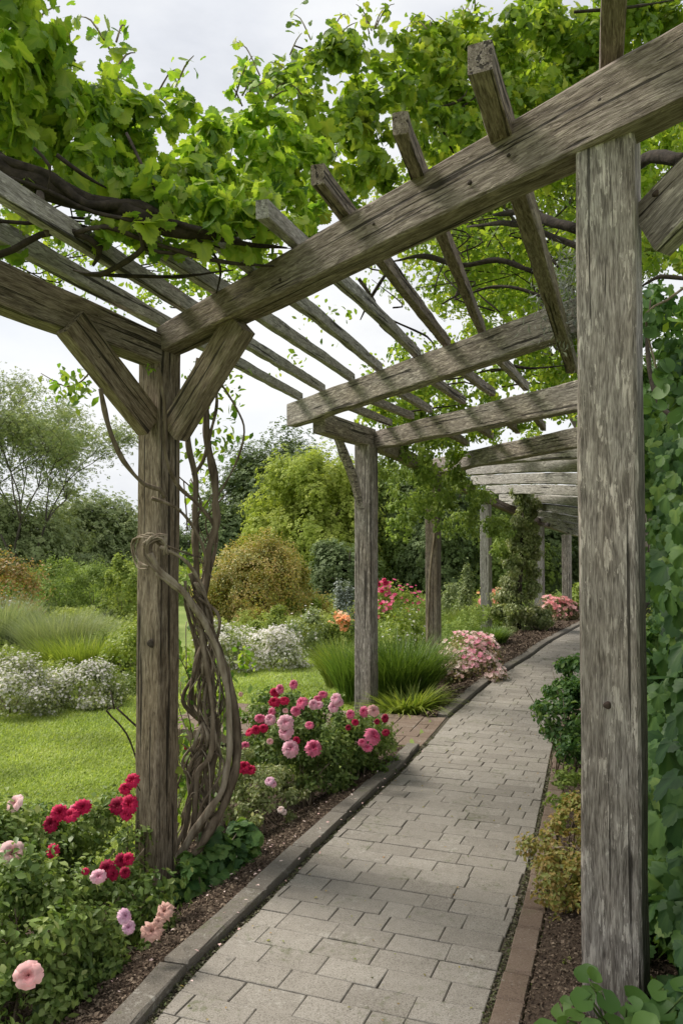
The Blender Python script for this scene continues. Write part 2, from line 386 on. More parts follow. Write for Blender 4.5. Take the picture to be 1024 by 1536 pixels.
def lumps(c, r3, n, nl=14, shell=.45, zmin=None, lr=(.32, .55), up=.35, spread=.45, seed=None, skirt=0, fill=0):
    """points and normals on a lumpy ellipsoid"""
    c = np.array(c, float); r3 = np.array(r3, float) if np.ndim(r3) else np.full(3, float(r3))
    d = nrm(RNG.normal(size=(nl, 3))); d[:, 2] = np.where(d[:, 2] < -.75, -d[:, 2], d[:, 2])
    ks = int(nl * skirt)
    if ks: d[:ks, 2] = RNG.uniform(-.62, -.2, ks); d = nrm(d)
    lc = d * RNG.uniform(.35, .8, (nl, 1)); rr = RNG.uniform(*lr, nl)
    if ks: lc[:ks] *= (RNG.uniform(.72, .9, ks) / np.linalg.norm(lc[:ks], axis=1))[:, None]; rr[:ks] *= .85
    w = rr ** 2; w /= w.sum()
    ns = 16; su = nrm(RNG.normal(size=(nl, ns, 3))); sr = RNG.uniform(.2, .5, (nl, ns)) 
    k = RNG.choice(nl, size=int(n * 1.9), p=w); j = RNG.integers(0, ns, len(k))
    u = nrm(su[k, j] * .9 + nrm(RNG.normal(size=(len(k), 3))) * RNG.uniform(.1, 1, (len(k), 1)))
    u2 = nrm(RNG.normal(size=(len(k), 3)) + su[k, j] * .7)
    q = lc[k] + rr[k][:, None] * (su[k, j] * RNG.uniform(.55, .9, (nl, ns))[k, j][:, None] * (1 - shell * .4 * RNG.random(len(k))[:, None]) + u2 * (sr[k, j] * RNG.random(len(k)) ** .45)[:, None] * 1.15)
    u = nrm(u * .5 + u2 * .6)
    keep = np.linalg.norm(q, axis=1) > .42
    m = int(n * (1 - fill)); q = q[keep][:m]; u = u[keep][:m]; kk = k[keep][:m]
    if fill:
        mf = int(n * fill); uf = nrm(RNG.normal(size=(mf, 3))); bmp = np.array([noise.noise(Vector((a * 2.2 + c[0], b * 2.2 + c[1], e * 2.2))) for a, b, e in uf])
        q = np.vstack([q, uf * (.76 + .42 * bmp[:, None] - .18 * RNG.random((mf, 1)))]); u = np.vstack([u, uf]); kk = np.concatenate([kk, (bmp * 40).astype(int) % nl])
    p = c + q * r3 * np.array([1.16, 1.16, 1.08])
    nor = nrm(u * .8 + nrm(q) * .4 + RNG.normal(size=u.shape) * spread + np.array([0, 0, up]))
    rn = np.clip(RNG.normal(.45, .2, len(p)) + (np.sin(kk * 12.9898) * .16), 0, 1)
    if zmin is not None:
        zm = zmin(p[:, 0], p[:, 1]) if callable(zmin) else zmin
        kz = p[:, 2] > zm; p, nor, rn = p[kz], nor[kz], rn[kz]
    return p, nor, rn

SHN = 0
def shrub(name, label, cat, x0, x1, ytop, D, mat, n=4000, leaf=.05, tmpl=T_DIA, depth=None, flowers=(), group=None, nl=14, droop=.15, lr=(.32,.55), zbase=None, squat=.5, stem=True, up=.35):
    c = onG((x0 + x1) / 2, D); w = (x1 - x0) / F * D / 2; ztop = P((x0+x1)/2, ytop, D)[2]
    h = max(.1, ztop - c[2]); dp = depth if depth else w
    o = empty(name, c, label, cat, group)
    ctr = c + np.array([0, 0, h * .36]); rz = h * .66
    p, nn, rn = lumps(ctr, (w, dp, rz), n, nl, zmin=lambda x, y: gz(x, y) + .01, lr=lr, up=up, skirt=.45, fill=.24)
    leafobj('foliage', [leaves(p, nn, leaf, tmpl, droop, rn)], mat, o)
    if stem:
        mb = MB()
        for i in range(5):
            a = i * 1.26 + D; e = ctr + np.array([math.cos(a) * w * .5, math.sin(a) * dp * .5, rz * .3])
            e = c + (e - c) * .7; tube(mb, [c - np.array([0,0,.05]), (c + e) / 2 + np.array([math.cos(a), math.sin(a), .3]) * .08 * w, e], [max(.005, .018*w), max(.004, .012*w), .004], 5, .25)
        mb.build('stem', BARK, o, True)
    for (fm, fn, fs, ft) in flowers:
        idx = np.argsort(-(p[:, 2] - ctr[2]) / rz * .7 + (p[:, 1] - D) / dp * .6 + RNG.normal(size=len(p)) * .45 * ft)[:fn]
        q = p[idx] + nn[idx] * leaf * .4 + np.array([0, 0, leaf * .3])
        f = leafobj('blossom', [leaves(q, nn[idx] + np.array([0, -.5, .6]), fs, T_FLOW, 0)], fm, o)
        f['kind'] = 'stuff'
    return o

# ------------------------------------------------------------------ world and sun
w = bpy.data.worlds.new("World"); S.world = w; w.use_nodes = True; t = w.node_tree; t.nodes.clear()
SUN_EL, SUN_AZ = R(52), R(-68)     # azimuth measured from +Y towards +X
sky = N(t, 'ShaderNodeTexSky', sky_type='NISHITA', sun_disc=False, sun_elevation=SUN_EL, sun_rotation=SUN_AZ)
tc = N(t, 'ShaderNodeTexCoord'); mp = N(t, 'ShaderNodeMapping'); mp.inputs['Scale'].default_value = (1, 1, 2.6); L(t, tc.outputs['Generated'], mp.inputs[0])
n1 = noi(t, mp.outputs[0], 1.7, 7, .55); n2 = noi(t, mp.outputs[0], 4.5, 6, .6)
nn_ = math_(t, 'ADD', math_(t, 'MULTIPLY', n1, .7), math_(t, 'MULTIPLY', n2, .3))
cl = ramp(t, nn_, [(.36, (.60, .62, .66)), (.47, (.74, .755, .785)), (.56, (.83, .84, .85)), (.68, (.90, .90, .895))])
clb = N(t, 'ShaderNodeVectorMath', operation='SCALE'); L(t, cl, clb.inputs[0]); clb.inputs['Scale'].default_value = 7.3
cov = ramp(t, noi(t, mp.outputs[0], 2.3, 5, .5), [(.35, (.86, .86, .86)), (.6, (1, 1, 1))])
bg = N(t, 'ShaderNodeBackground', Strength=.1); wo = N(t, 'ShaderNodeOutputWorld')
L(t, mixc(t, cov, sky.outputs[0], clb.outputs[0]), bg.inputs[0]); L(t, bg.outputs[0], wo.inputs[0])
sl = bpy.data.lights.new('sun', 'SUN'); sl.energy = 3.1; sl.angle = R(18); sl.color = (1, .93, .84)
so = bpy.data.objects.new('sun', sl); COL.objects.link(so)
sd = Vector((math.sin(SUN_AZ) * math.cos(SUN_EL), math.cos(SUN_AZ) * math.cos(SUN_EL), math.sin(SUN_EL)))
so.rotation_euler = sd.to_track_quat('Z', 'Y').to_euler()
S.view_settings.view_transform = 'Standard'; S.view_settings.look = 'None'; S.view_settings.exposure = .7; S.view_settings.gamma = 1
S.cycles.max_bounces = 7; S.cycles.diffuse_bounces = 4; S.cycles.transmission_bounces = 4; S.cycles.use_denoising = True

# ------------------------------------------------------------------ terrain
xs = np.concatenate([[-600,-300,-150,-80,-50,-35,-25,-18,-14,-11], np.arange(-9, 9.01, .12), [11,14,18,25,35,50,80,150,300,600]])
ys = np.concatenate([[-300,-80,-20,-6,-2], np.arange(0, 26.01, .14), [28,31,35,40,48,58,70,85,110,160,300,600,1500]])
X, Y = np.meshgrid(xs, ys); Z = gz(X, Y)
inp = (X > XL(Y) - .10) & (X < XR(Y) + .1) & (Y < 29)
Z = np.where(inp, Z - .05, Z)
V = np.stack([X, Y, Z], -1).reshape(-1, 3); nx = len(xs)
i, j = np.meshgrid(np.arange(len(ys) - 1), np.arange(nx - 1), indexing='ij'); a = (i * nx + j).ravel()
reg(link('ground', tri_mesh('ground', V, np.stack([a, a + 1, a + nx + 1, a + nx], 1), np.full(len(V), .5)), LAWN), kind='structure')

def strip(name, f0, f1, y0, y1, nseg, nw, dz, mat, na=.018):
    yy = np.linspace(y0, y1, nseg); u = np.linspace(0, 1, nw)
    A = np.array([f0(y) for y in yy]); B = np.array([f1(y) for y in yy])
    X = A[:, None] * (1 - u) + B[:, None] * u; Yg = np.repeat(yy[:, None], nw, 1); Z = gz(X, Yg)
    nz = np.array([noise.noise(Vector((x * 4, y * 4, 1.3))) for x, y in zip(X.ravel(), Yg.ravel())]).reshape(X.shape)
    e = np.minimum(u, 1 - u)[None, :] * 6
    Z = Z + dz + np.clip(e, 0, 1) * nz * na
    V = np.stack([X, Yg, Z], -1).reshape(-1, 3)
    i, j = np.meshgrid(np.arange(nseg - 1), np.arange(nw - 1), indexing='ij'); a = (i * nw + j).ravel()
    return reg(link(name, tri_mesh(name, V, np.stack([a, a + 1, a + nw + 1, a + nw], 1), np.full(len(V), .5)), mat), kind='structure')
bedL = lambda y: XL(y) - .12 - 1.15 + .12 * math.sin(y * 1.7)
strip('flower_bed', bedL, lambda y: XL(y) - .12, .5, 6.3, 120, 26, .015, SOIL)
strip('flower_bed', lambda y: XL(y) - 1.1, lambda y: XL(y) - .12, 7.45, 27, 200, 16, .015, SOIL)
strip('flower_bed', lambda y: XR(y) + .12, lambda y: XR(y) + 2.6, .5, 26, 260, 26, .015, SOIL)
strip('path_bed', lambda y: XL(y) - .02, lambda y: XR(y) + .02, .3, 29, 200, 12, -.007, JOINT, 0)

# ------------------------------------------------------------------ pavers, kerb, edging
def clip(poly_, p0, nrm_):
    out = []
    for i in range(len(poly_)):
        a, b = poly_[i], poly_[(i + 1) % len(poly_)]
        da = (a[0]-p0[0])*nrm_[0] + (a[1]-p0[1])*nrm_[1]; db = (b[0]-p0[0])*nrm_[0] + (b[1]-p0[1])*nrm_[1]
        if da >= 0: out.append(a)
        if (da >= 0) != (db >= 0):
            s = da / (da - db); out.append((a[0] + (b[0]-a[0])*s, a[1] + (b[1]-a[1])*s))
    return out
def slab(mb, pg, zf, h, bev, r, tilt=.0014):
    n = len(pg); cx = sum(p[0] for p in pg) / n; cy = sum(p[1] for p in pg) / n
    tx, ty, tz = random.gauss(0, tilt * 4), random.gauss(0, tilt * 4), random.gauss(0, tilt * .8)
    def z(p): return float(zf(p[0], p[1])) + tz + (p[0]-cx) * tx + (p[1]-cy) * ty
    V = [(p[0], p[1], z(p) - h) for p in pg] + [(p[0], p[1], z(p) - bev) for p in pg]
    ins = []
    for p in pg:
        dx, dy = cx - p[0], cy - p[1]; d = math.hypot(dx, dy) + 1e-6; k = min(bev * 1.35 / d, .4)
        q = (p[0] + dx * k, p[1] + dy * k); ins.append((q[0], q[1], z(q)))
    V += ins
    Fs = [(i, (i+1) % n, n + (i+1) % n, n + i) for i in range(n)] + [(n + i, n + (i+1) % n, 2*n + (i+1) % n, 2*n + i) for i in range(n)] + [tuple(2*n + i for i in range(n))]
    mb.add(V, Fs, r)
def area(pg):
    return abs(sum(pg[i][0]*pg[(i+1) % len(pg)][1] - pg[(i+1) % len(pg)][0]*pg[i][1] for i in range(len(pg)))) / 2
ang = R(-21.5); eu = (math.cos(ang), math.sin(ang)); ev = (-math.sin(ang), math.cos(ang))
mb = MB(); RH = .134; gap = .003
def zpath(x, y): return float(base(y))
for rr in range(-30, 190):
    v = rr * RH; wig = random.uniform(-.004, .004)
    u = -9 + random.choice([0, .0]) + (rr % 2) * .119 + random.uniform(-.03, .03)
    while u < 22:
        ln = random.choices([.238, .18, .119], [.84, .05, .11])[0]
        c = ((u + ln/2) * eu[0] + v * ev[0], (u + ln/2) * eu[1] + v * ev[1] + .0)
        u0, u1, v0, v1 = u + gap/2, u + ln - gap/2, v - RH/2 + gap/2 + wig, v + RH/2 - gap/2 + wig
        u += ln
        if not (.6 < c[1] < 28): continue
        if c[0] < XL(c[1]) - .3 or c[0] > XR(c[1]) + .3: continue
        pg = [(a*eu[0] + b*ev[0] + random.gauss(0, .0012), a*eu[1] + b*ev[1] + random.gauss(0, .0012)) for a, b in ((u0, v0), (u1, v0), (u1, v1), (u0, v1))]
        y = c[1]; 
        a, b = np.array([XL(y - .15), y - .15]), np.array([XL(y + .15), y + .15]); d = b - a; pg = clip(pg, a + np.array([.018, 0]), (d[1], -d[0]))
        if len(pg) > 2:
            a, b = np.array([XR(y - .15), y - .15]), np.array([XR(y + .15), y + .15]); d = b - a; pg = clip(pg, a - np.array([.022, 0]), (-d[1], d[0]))
        if len(pg) < 3 or area(pg) < .002: continue
        slab(mb, pg, zpath, .05, .0028, min(1, max(0, random.gauss(.5, .24))))
reg(mb.build('path', PAVER), kind='structure')

def edge_run(fx, off0, off1, y0, y1, ln, top, h, gapw, mb, bev=.006, jit=.0):
    y = y0
    while y < y1:
        l = ln() if callable(ln) else ln
        ya, yb = y + gapw / 2, min(y + l - gapw / 2, y1)
        n = max(1, int(l / .3)); pts0 = []; pts1 = []
        j = random.gauss(0, jit)
        for k in range(n + 1):
            yy = ya + (yb - ya) * k / n; dx = (fx(yy + .05) - fx(yy - .05)) / .1; q = math.hypot(1, dx)
            pts0.append((fx(yy) + off0 / q + j, yy - off0 * dx / q)); pts1.append((fx(yy) + off1 / q + j, yy - off1 * dx / q))
        slab(mb, pts0 + pts1[::-1] if off0 > off1 else pts1 + pts0[::-1], lambda a, b: float(base(b)) + top, h, bev, min(1, max(0, random.gauss(.5, .25))), .0012)
        y += l
mb = MB(); rl = lambda: random.uniform(.48, .72)
edge_run(XL, -.015, -.115, .6, 6.28, rl, .035, .16, .014, mb, .009, .003)
edge_run(XL, -.015, -.13, 7.45, 27, rl, .03, .16, .014, mb, .009, .003)
reg(mb.build('kerb', KERB), kind='structure')
mb = MB()
edge_run(XR, .105, .008, .6, 14, .172, .022, .12, .007, mb, .008, .003)
reg(mb.build('brick_edging', BRICK), kind='structure')
# side path branching off to the left between the kerbs
mb = MB()
for r_ in range(7):
    x = -.02
    while x > -2.4:
        l = random.choice([.2, .2, .1]); yy = 6.36 + r_ * .155
        pg = []
        for a, b in ((x - l + .003, 0), (x - .003, 0), (x - .003, .149), (x - l + .003, .149)):
            pg.append((XL(yy + b) + a, yy + b - a * .30))
        slab(mb, pg, lambda a, b: float(base(b)) - .004, .1, .003, min(1, max(0, random.gauss(.6, .2)))); x -= l
reg(mb.build('side_path', BRICK), kind='structure')

# moss and grit in the joints, bark chips on the beds, lawn blades: uncountable cover
def chips(name, n, fx0, fx1, y0, y1, size, mat, dz):
    y = y0 + (y1 - y0) * RNG.random(n) ** 1.5; u = RNG.random(n)
    x = np.array([fx0(a) for a in y]) * (1 - u) + np.array([fx1(a) for a in y]) * u
    p = np.stack([x, y, gz(x, y) + dz + RNG.random(n) * .012], 1)
    nn = RNG.normal(size=(n, 3)) * .5 + np.array([0, 0, 1])
    o = leafobj(name, [leaves(p, nn, size * RNG.uniform(.5, 1.4, n), T_DIA, 0)], mat); o['kind'] = 'stuff'; return o
chips('bark_mulch', 60000, lambda y: XL(y) - 1.1, lambda y: XL(y) - .11, 1.9, 6.25, .013, CHIP, .018)
chips('bark_mulch', 14000, lambda y: XL(y) - .9, lambda y: XL(y) - .12, 7.5, 16, .03, CHIP, .022)
chips('bark_mulch', 40000, lambda y: XR(y) + .11, lambda y: XR(y) + .9, 1.9, 7, .011, CHIP, .018)
n = 5000; y = 1.9 + 5 * RNG.random(n) ** 1.5; x = np.array([XR(a) for a in y]) + RNG.uniform(-.02, .012, n)
y2 = 1.9 + 5 * RNG.random(n) ** 1.5; x2 = np.array([XL(a) for a in y2]) + RNG.uniform(-.012, .02, n)
xx, yy = np.r_[x, x2], np.r_[y, y2]; p = np.stack([xx, yy, base(yy) - .008 + RNG.random(2*n) * .01], 1)
leafobj('joint_moss', [leaves(p, RNG.normal(size=(2*n, 3)) * .4 + np.array([0,0,1]), .012, T_DIA, 0)], leaf_mat('moss_grit', [(.06,.05,.03), (.11,.09,.06), (.09,.12,.03), (.2,.17,.12)], .1))['kind'] = 'stuff'

n = 240; yl_ = RNG.uniform(2.4, 9, n); ul = RNG.random(n); xl_ = XL(yl_) * ul + XR(yl_) * (1 - ul); pl_ = np.stack([xl_, yl_, base(yl_) + .006], 1)
leafobj('leaf_litter', [leaves(pl_, RNG.normal(size=(n, 3)) * .25 + np.array([0, 0, 1]), .014, T_OVAL, 0)], LF['orange'])['kind'] = 'stuff'
n = 130; yl_ = RNG.uniform(2.6, 6, n); xl_ = XL(yl_) - RNG.uniform(-.12, .5, n); pl_ = np.stack([xl_, yl_, gz(xl_, yl_) + np.where(xl_ > XL(yl_) - .12, .05, .04)], 1)
leafobj('fallen_petals', [leaves(pl_, RNG.normal(size=(n, 3)) * .3 + np.array([0, 0, 1]), .016, T_OVAL, 0)], PET['blush'])['kind'] = 'stuff'

def blades(pos, h, wd, lean=.35, curve=.5, rnd=None, seg=3, dirs=None, planar=None):
    n = len(pos); h = np.broadcast_to(h, (n,)).astype(float); a = RNG.random(n) * 2 * math.pi if dirs is None else dirs
    d = np.stack([np.cos(a), np.sin(a), np.zeros(n)], 1); fa = a + math.pi/2 + RNG.normal(size=n) * .5
    s = np.stack([np.cos(fa), np.sin(fa), np.zeros(n)], 1); ln = np.abs(RNG.normal(lean, lean * .5, n)); cv = RNG.uniform(.3, 1.3, n) * curve
    Vs = []
    for k in range(seg + 1):
        q = k / seg; out = (ln * q + cv * q * q) * h; up = h * (q - .5 * cv * cv * q ** 3)
        c = pos + d * out[:, None] + np.array([0, 0, 1]) * up[:, None]
        ww = wd * (1 - q ** 2.2) * .5 + .0003
        Vs += [c - s * ww, c + s * ww]
    V = np.stack(Vs, 1); k = 2 * (seg + 1); T = []
    for i in range(seg): T += [(2*i, 2*i+1, 2*i+3), (2*i, 2*i+3, 2*i+2)]
    T = (np.arange(n)[:, None, None] * k + np.array(T)[None]).reshape(-1, 3)
    return V.reshape(-1, 3), T, np.repeat(RNG.random(n) if rnd is None else rnd, k)
# lawn blades where the lawn shows
n = 190000; px = RNG.uniform(-40, 620, n); py = 955 + (1310 - 955) * RNG.random(n)
D = 1.70 * F / (py - 845); x = (px - PX0) / F * D
k = (x < np.array([bedL(q) for q in D]) + .05 + RNG.normal(size=n) * .04) | ((D > 6.2) & (x < XL(D) - .9)); k &= D < 15
x, D = x[k], D[k]; x = x + RNG.normal(size=len(x)) * .02
p = np.stack([x, D, gz(x, D) - .003], 1)
rn = np.clip(.45 + RNG.normal(size=len(x)) * .2 + .45 * np.array([noise.noise(Vector((a * 1.3, b * 1.3, 0))) for a, b in zip(x, D)]), 0, 1)
leafobj('lawn_grass', [blades(p, .032 * (1 + D * .03), .004 + .0012 * D[0:1].mean(), .5, .5, rn, 2)], LF['lawn'])['kind'] = 'stuff'

# ------------------------------------------------------------------ pergola
perg = empty('pergola', (0.8, 5, 0), 'weathered grey timber pergola arching over the paved garden path', 'pergola')
def timber(name, a, b, w0, h0, w1=None, h1=None, mat=W_BEAM, parent=perg, up=(0, 0, 1), rough=.004, ch=.012, bow=0.0, e0=0, e1=0, seg=.09):
    a, b = np.array(a, float), np.array(b, float); w1 = w1 or w0; h1 = h1 or h0
    d = b - a; Lg = np.linalg.norm(d); d /= Lg
    if e0 or e1:
        g = (h1 - h0) / Lg; gw = (w1 - w0) / Lg
        a, b = a - d * e0, b + d * e1; h0 -= g * e0; h1 += g * e1; w0 -= gw * e0; w1 += gw * e1; Lg += e0 + e1
    u = np.array(up, float); y = np.cross(u, d); y /= np.linalg.norm(y); z = np.cross(d, y)
    n = max(2, int(Lg / seg)); V = []; sd = random.random() * 99
    for i in range(n + 1):
        q = i / n; w, h = (w0*(1-q) + w1*q) / 2, (h0*(1-q) + h1*q) / 2
        c = min(ch, w * .13, h * .13); x = q * Lg
        bz = bow * math.sin(math.pi * q)
        for k, (Yc, Zc) in enumerate([(-w + c, -h), (w - c, -h), (w, -h + c), (w, h - c), (w - c, h), (-w + c, h), (-w, h - c), (-w, -h + c)]):
            e = rough * noise.noise(Vector((x * 2.3 + sd, k // 2 * 7.1, 0))) + rough * .5 * noise.noise(Vector((x * 11 + sd, k * 3.3, 5)))
            f = rough * noise.noise(Vector((x * 2.1 + sd, k // 2 * 5.1, 9)))
            xe = 0
            if i in (0, n): xe = (.006 * noise.noise(Vector((k * 1.7, sd, 2))))
            V.append((x + xe, Yc + e * np.sign(Yc) * 1.5, Zc + bz + f * 1.5))
    Fs = []
    for i in range(n):
        for k in range(8): Fs.append((i*8+k, (i+1)*8+k, (i+1)*8+(k+1) % 8, i*8+(k+1) % 8))
    Fs.append(tuple(range(8))); Fs.append(tuple(n*8+k for k in range(8))[::-1])
    me = bpy.data.meshes.new(name); me.from_pydata(V, [], Fs); me.update()
    o = link(name, me, mat, parent)
    M = Matrix(((d[0], y[0], z[0], a[0]), (d[1], y[1], z[1], a[1]), (d[2], y[2], z[2], a[2]), (0, 0, 0, 1)))
    o.matrix_basis = M if parent is None else M
    return o
def beam(name, A, B, thick, mat=W_BEAM, e0=0, e1=0, **kw):
    """A,B = (px, y_top, y_bottom, depth) of the side facing the camera"""
    pa, pb = P(A[0], (A[1]+A[2])/2, A[3]), P(B[0], (B[1]+B[2])/2, B[3])
    h0 = (A[2]-A[1]) / F * A[3]; h1 = (B[2]-B[1]) / F * B[3]
    d = pb - pa; q = np.array([-d[1], d[0], 0]); q /= np.linalg.norm(q)
    if q[1] < 0: q = -q
    return timber(name, pa + q * thick/2, pb + q * thick/2, thick, h0, thick, h1, mat, e0=e0, e1=e1, **kw)
RA = R(-29)
def post(px, ytop, D, side, mat, zb=None, rot=RA, ztop=None, rough=.003):
    p = P(px, ytop, D); z0 = float(gz(p[0], p[1])) - .25 if zb is None else zb
    zt = p[2] if ztop is None else ztop
    up = (-math.sin(rot), math.cos(rot), 0)
    return timber('post', (p[0], p[1], z0), (p[0], p[1], zt), side, side, mat=mat, up=up, rough=rough, ch=.009)
p1 = post(240, 522, 3.85, .152, W_BROWN)
pr = post(911, 190, 2.475, .18, W_GREY, rot=R(-28))
p2 = post(549, 668, 8.2, .19, W_GREY)
p3 = post(649, 716, 12, .19, W_BEAM)
p4 = post(728, 757, 15, .18, W_PALE)
p5 = post(808, 790, 18, .2, W_PALE)
p6 = post(849, 802, 21, .22, W_GREY)
# posts of the right-hand row, beyond the big near post
for (px, yt, D) in ((914, 520, 6.0), (950, 655, 9.2), (975, 735, 12.5), (972, 790, 16.5)):
    post(px, yt, D, .19, W_GREY)

bA = beam('beam', (244, 484, 524, 3.74), (932, 82, 193, 2.33), .13, W_BEAM, e0=.045, e1=.95, rough=.006)
bL = beam('beam', (232, 494, 541, 3.72), (0, 388, 455, 3.12), .13, W_BEAM, e0=.05, e1=.9, rough=.007)
bB = beam('beam', (430, 606, 640, 7.5), (830, 457, 509, 4.85), .12, W_GREY, e1=.35, rough=.008)
bC = beam('beam', (553, 649, 674, 8.3), (862, 570, 614, 5.95), .13, W_GREY, e1=.4, rough=.008)
bD = beam('beam', (648, 688, 711, 11.8), (864, 640, 669, 8.6), .16, W_GREY, e1=.5, rough=.008)
ll = [(668, 694,12.5), (690, 703,13.2), (712, 714,14.5), (733, 729,15.8), (752, 742,16.9), (772, 753,17.9), (790, 763,18.9), (808, 772,19.9), (826, 780,20.9)]
rt = [672, 690, 711, 730, 747, 761, 773, 783, 792]
for k, ((px, yl, D), yr) in enumerate(zip(ll, rt)):
    nxt = rt[k+1] if k < 8 else 800; hb = nxt - yr
    Dr = D * .73
    beam('beam', (px, yl, yl + max(9, (ll[k+1][1] - yl if k < 8 else 9) * .95), D), (866, yr, yr + hb * .93, Dr), .24, W_PALE, e0=.25, e1=.9, rough=.008, bow=.03)
# lengthwise beams on the left row
def lb(a, b, w, h, mat, e0=0, e1=0): return timber('beam', a, b, w, h, mat=mat, e0=e0, e1=e1, rough=.006)
q2, q3, q4, q5, q6 = [P(px, y, D) for px, y, D in ((549, 656, 8.2), (652, 708, 12), (728, 748, 15), (808, 783, 18), (849, 796, 21))]
lb(P(478, 634, 7.3), q2, .14, .2, W_GREY, e1=.1)
lb(q2, q3, .12, .17, W_BEAM, e0=-.12, e1=-.01); lb(q3, q4, .12, .15, W_BEAM, e0=.0); lb(q4, q5, .12, .15, W_BEAM); lb(q5, q6, .12, .15, W_GREY, e1=1.5)
# braces
timber('brace', P(118, 500, 3.40), P(219, 630, 3.74), .075, .15, mat=W_BROWN, e0=.06, e1=.03, rough=.003)
timber('brace', P(352, 500, 3.52), P(266, 640, 3.76), .085, .15, mat=W_BROWN, e0=.06, e1=.03, rough=.003)
brR = timber('brace', P(975, 350, 2.46), P(1092, 232, 2.24), .085, .185, mat=W_GREY, e0=.0, e1=.3, rough=.003)
mb = MB(); tube(mb, [P(506, 655, 7.75), P(515, 680, 7.8), P(530, 718, 7.95), P(541, 765, 8.02)], [.05, .052, .05, .042], 6, .08)
mb.build('brace', W_GREY, perg)
# rafters (near end pixel+depth, far end pixel+depth)
B_top = {444: 596, 478: 583, 522: 567, 563: 551, 620: 530, 666: 513, 720: 493}
def zB(px):
    tt = (px - 430) / 400; return 7.5 * 4.85 / (4.85 + (7.5 - 4.85) * (1 - tt)) if False else 1 / ((1 - tt) / 7.5 + tt / 4.85)
raf = [((215, 467), 3.85, 444, -.0), ((275, 452), 3.80, 478, 0), ((328, 433), 3.62, 522, 0), ((382, 403), 3.45, 563, 0), ((446, 363), 3.30, 620, 0), ((523, 322), 3.12, 666, 0), ((630, 262), 2.86, 720, 0), ((752, 195), 2.62, 843, 0)]
ovh = [1.9, 2.3, .72, .45, .42, .42, .42, .38]
for k, ((nx_, ny_), nd, fx, _) in enumerate(raf):
    a = P(nx_, ny_, nd)
    if fx == 843: b = P(850, 525, 4.9)
    else: b = P(fx, B_top[fx] - 4, zB(fx) + .08)
    wd = .052 if k < 7 else .075; hh = .072 if k < 7 else .1
    timber('rafter', a, b, wd, hh, mat=W_PALE if k < 5 else W_BEAM, e0=ovh[k], e1=.2 if fx != 843 else .35, rough=.005, bow=random.uniform(-.01, .02))
timber('rafter', P(916, 70, 2.42), P(895, 470, 4.6), .07, .1, mat=W_BEAM, e0=.55, rough=.004)
for (ax, ay, bx, by) in [(520,608,580,640), (553,598,612,630), (594,585,641,620), (643,566,690,606), (690,553,734,594), (743,532,785,584)]:
    ta = (ax - 430) / 400; Da = 1 / ((1 - ta) / 7.6 + ta / 4.95) + .17
    tb = (bx - 553) / 309; Db = 1 / ((1 - tb) / 8.3 + tb / 5.95) + .08
    timber('rafter', P(ax, ay, Da), P(bx, by - 8, Db), .05, .07, mat=W_GREY, e0=0, e1=.12, rough=.005)
for (ax, ay, bx, by) in [(668,645,700,672), (713,636,736,660), (754,624,775,652), (795,612,814,647)]:
    ta = (ax - 553) / 309; Da = 1 / ((1 - ta) / 8.4 + ta / 6.05) + .2
    tb = (bx - 648) / 216; Db = 1 / ((1 - tb) / 11.8 + tb / 8.6) + .1
    timber('rafter', P(ax, ay, Da), P(bx, by - 7, Db), .06, .08, mat=W_BEAM, e0=0, e1=.2, rough=.005)
# bolts and knots set in the faces
def knot(parent, p, n_, r, name='knot', mat=DBARK, h=.006):
    n_ = np.array(n_, float); n_ /= np.linalg.norm(n_); u = np.cross(n_, (0.1, 0, 1)); u /= np.linalg.norm(u); v = np.cross(n_, u); mbk = MB(); V = []; Fs = []
    rings = [(1.0, -.4), (.95, .3), (.7, .9), (.35, 1.0)]
    for q, z in rings:
        for i in range(12):
            a = i * math.pi / 6; rr = r * q * (1 + .12 * math.sin(3 * a + 1))
            V.append(np.array(p) + rr * (math.cos(a) * u + math.sin(a) * v) + n_ * z * h)
    for k in range(3):
        for i in range(12): Fs.append((k*12+i, k*12+(i+1) % 12, (k+1)*12+(i+1) % 12, (k+1)*12+i))
    Fs.append(tuple(36 + i for i in range(12))); mbk.add(V, Fs, .5)
    return mbk.build(name, mat, parent, True)
nl_ = (math.cos(R(-29-90)), math.sin(R(-29-90)), 0)
knot(pr, P(910, 1058, 2.372), nl_, .012, 'bolt', IRON, .01)
knot(brR, P(984, 291, 2.395), (-.4, -.9, 0), .013, 'bolt', IRON, .01)
dA = np.array(P(932, 137, 2.33)) - np.array(P(244, 504, 3.74)); nA = (dA[1], -dA[0], 0)
for (kx, ky, kr) in ((900, 150, .011), (762, 233, .007), (704, 274, .009), (560, 336, .006), (420, 420, .008)):
    q_ = (kx - 244) / 688; knot(bA, P(kx, ky, 1 / ((1 - q_) / 3.74 + q_ / 2.33)), nA, kr, 'knot', DBARK, .004)
for (bp, bx_, by_, bd_) in ((p1, 231, 600, 3.735), (p1, 257, 640, 3.745)): pass
knot(p1, P(226, 965, 3.757), nl_, .022, 'knot', DBARK, .004)

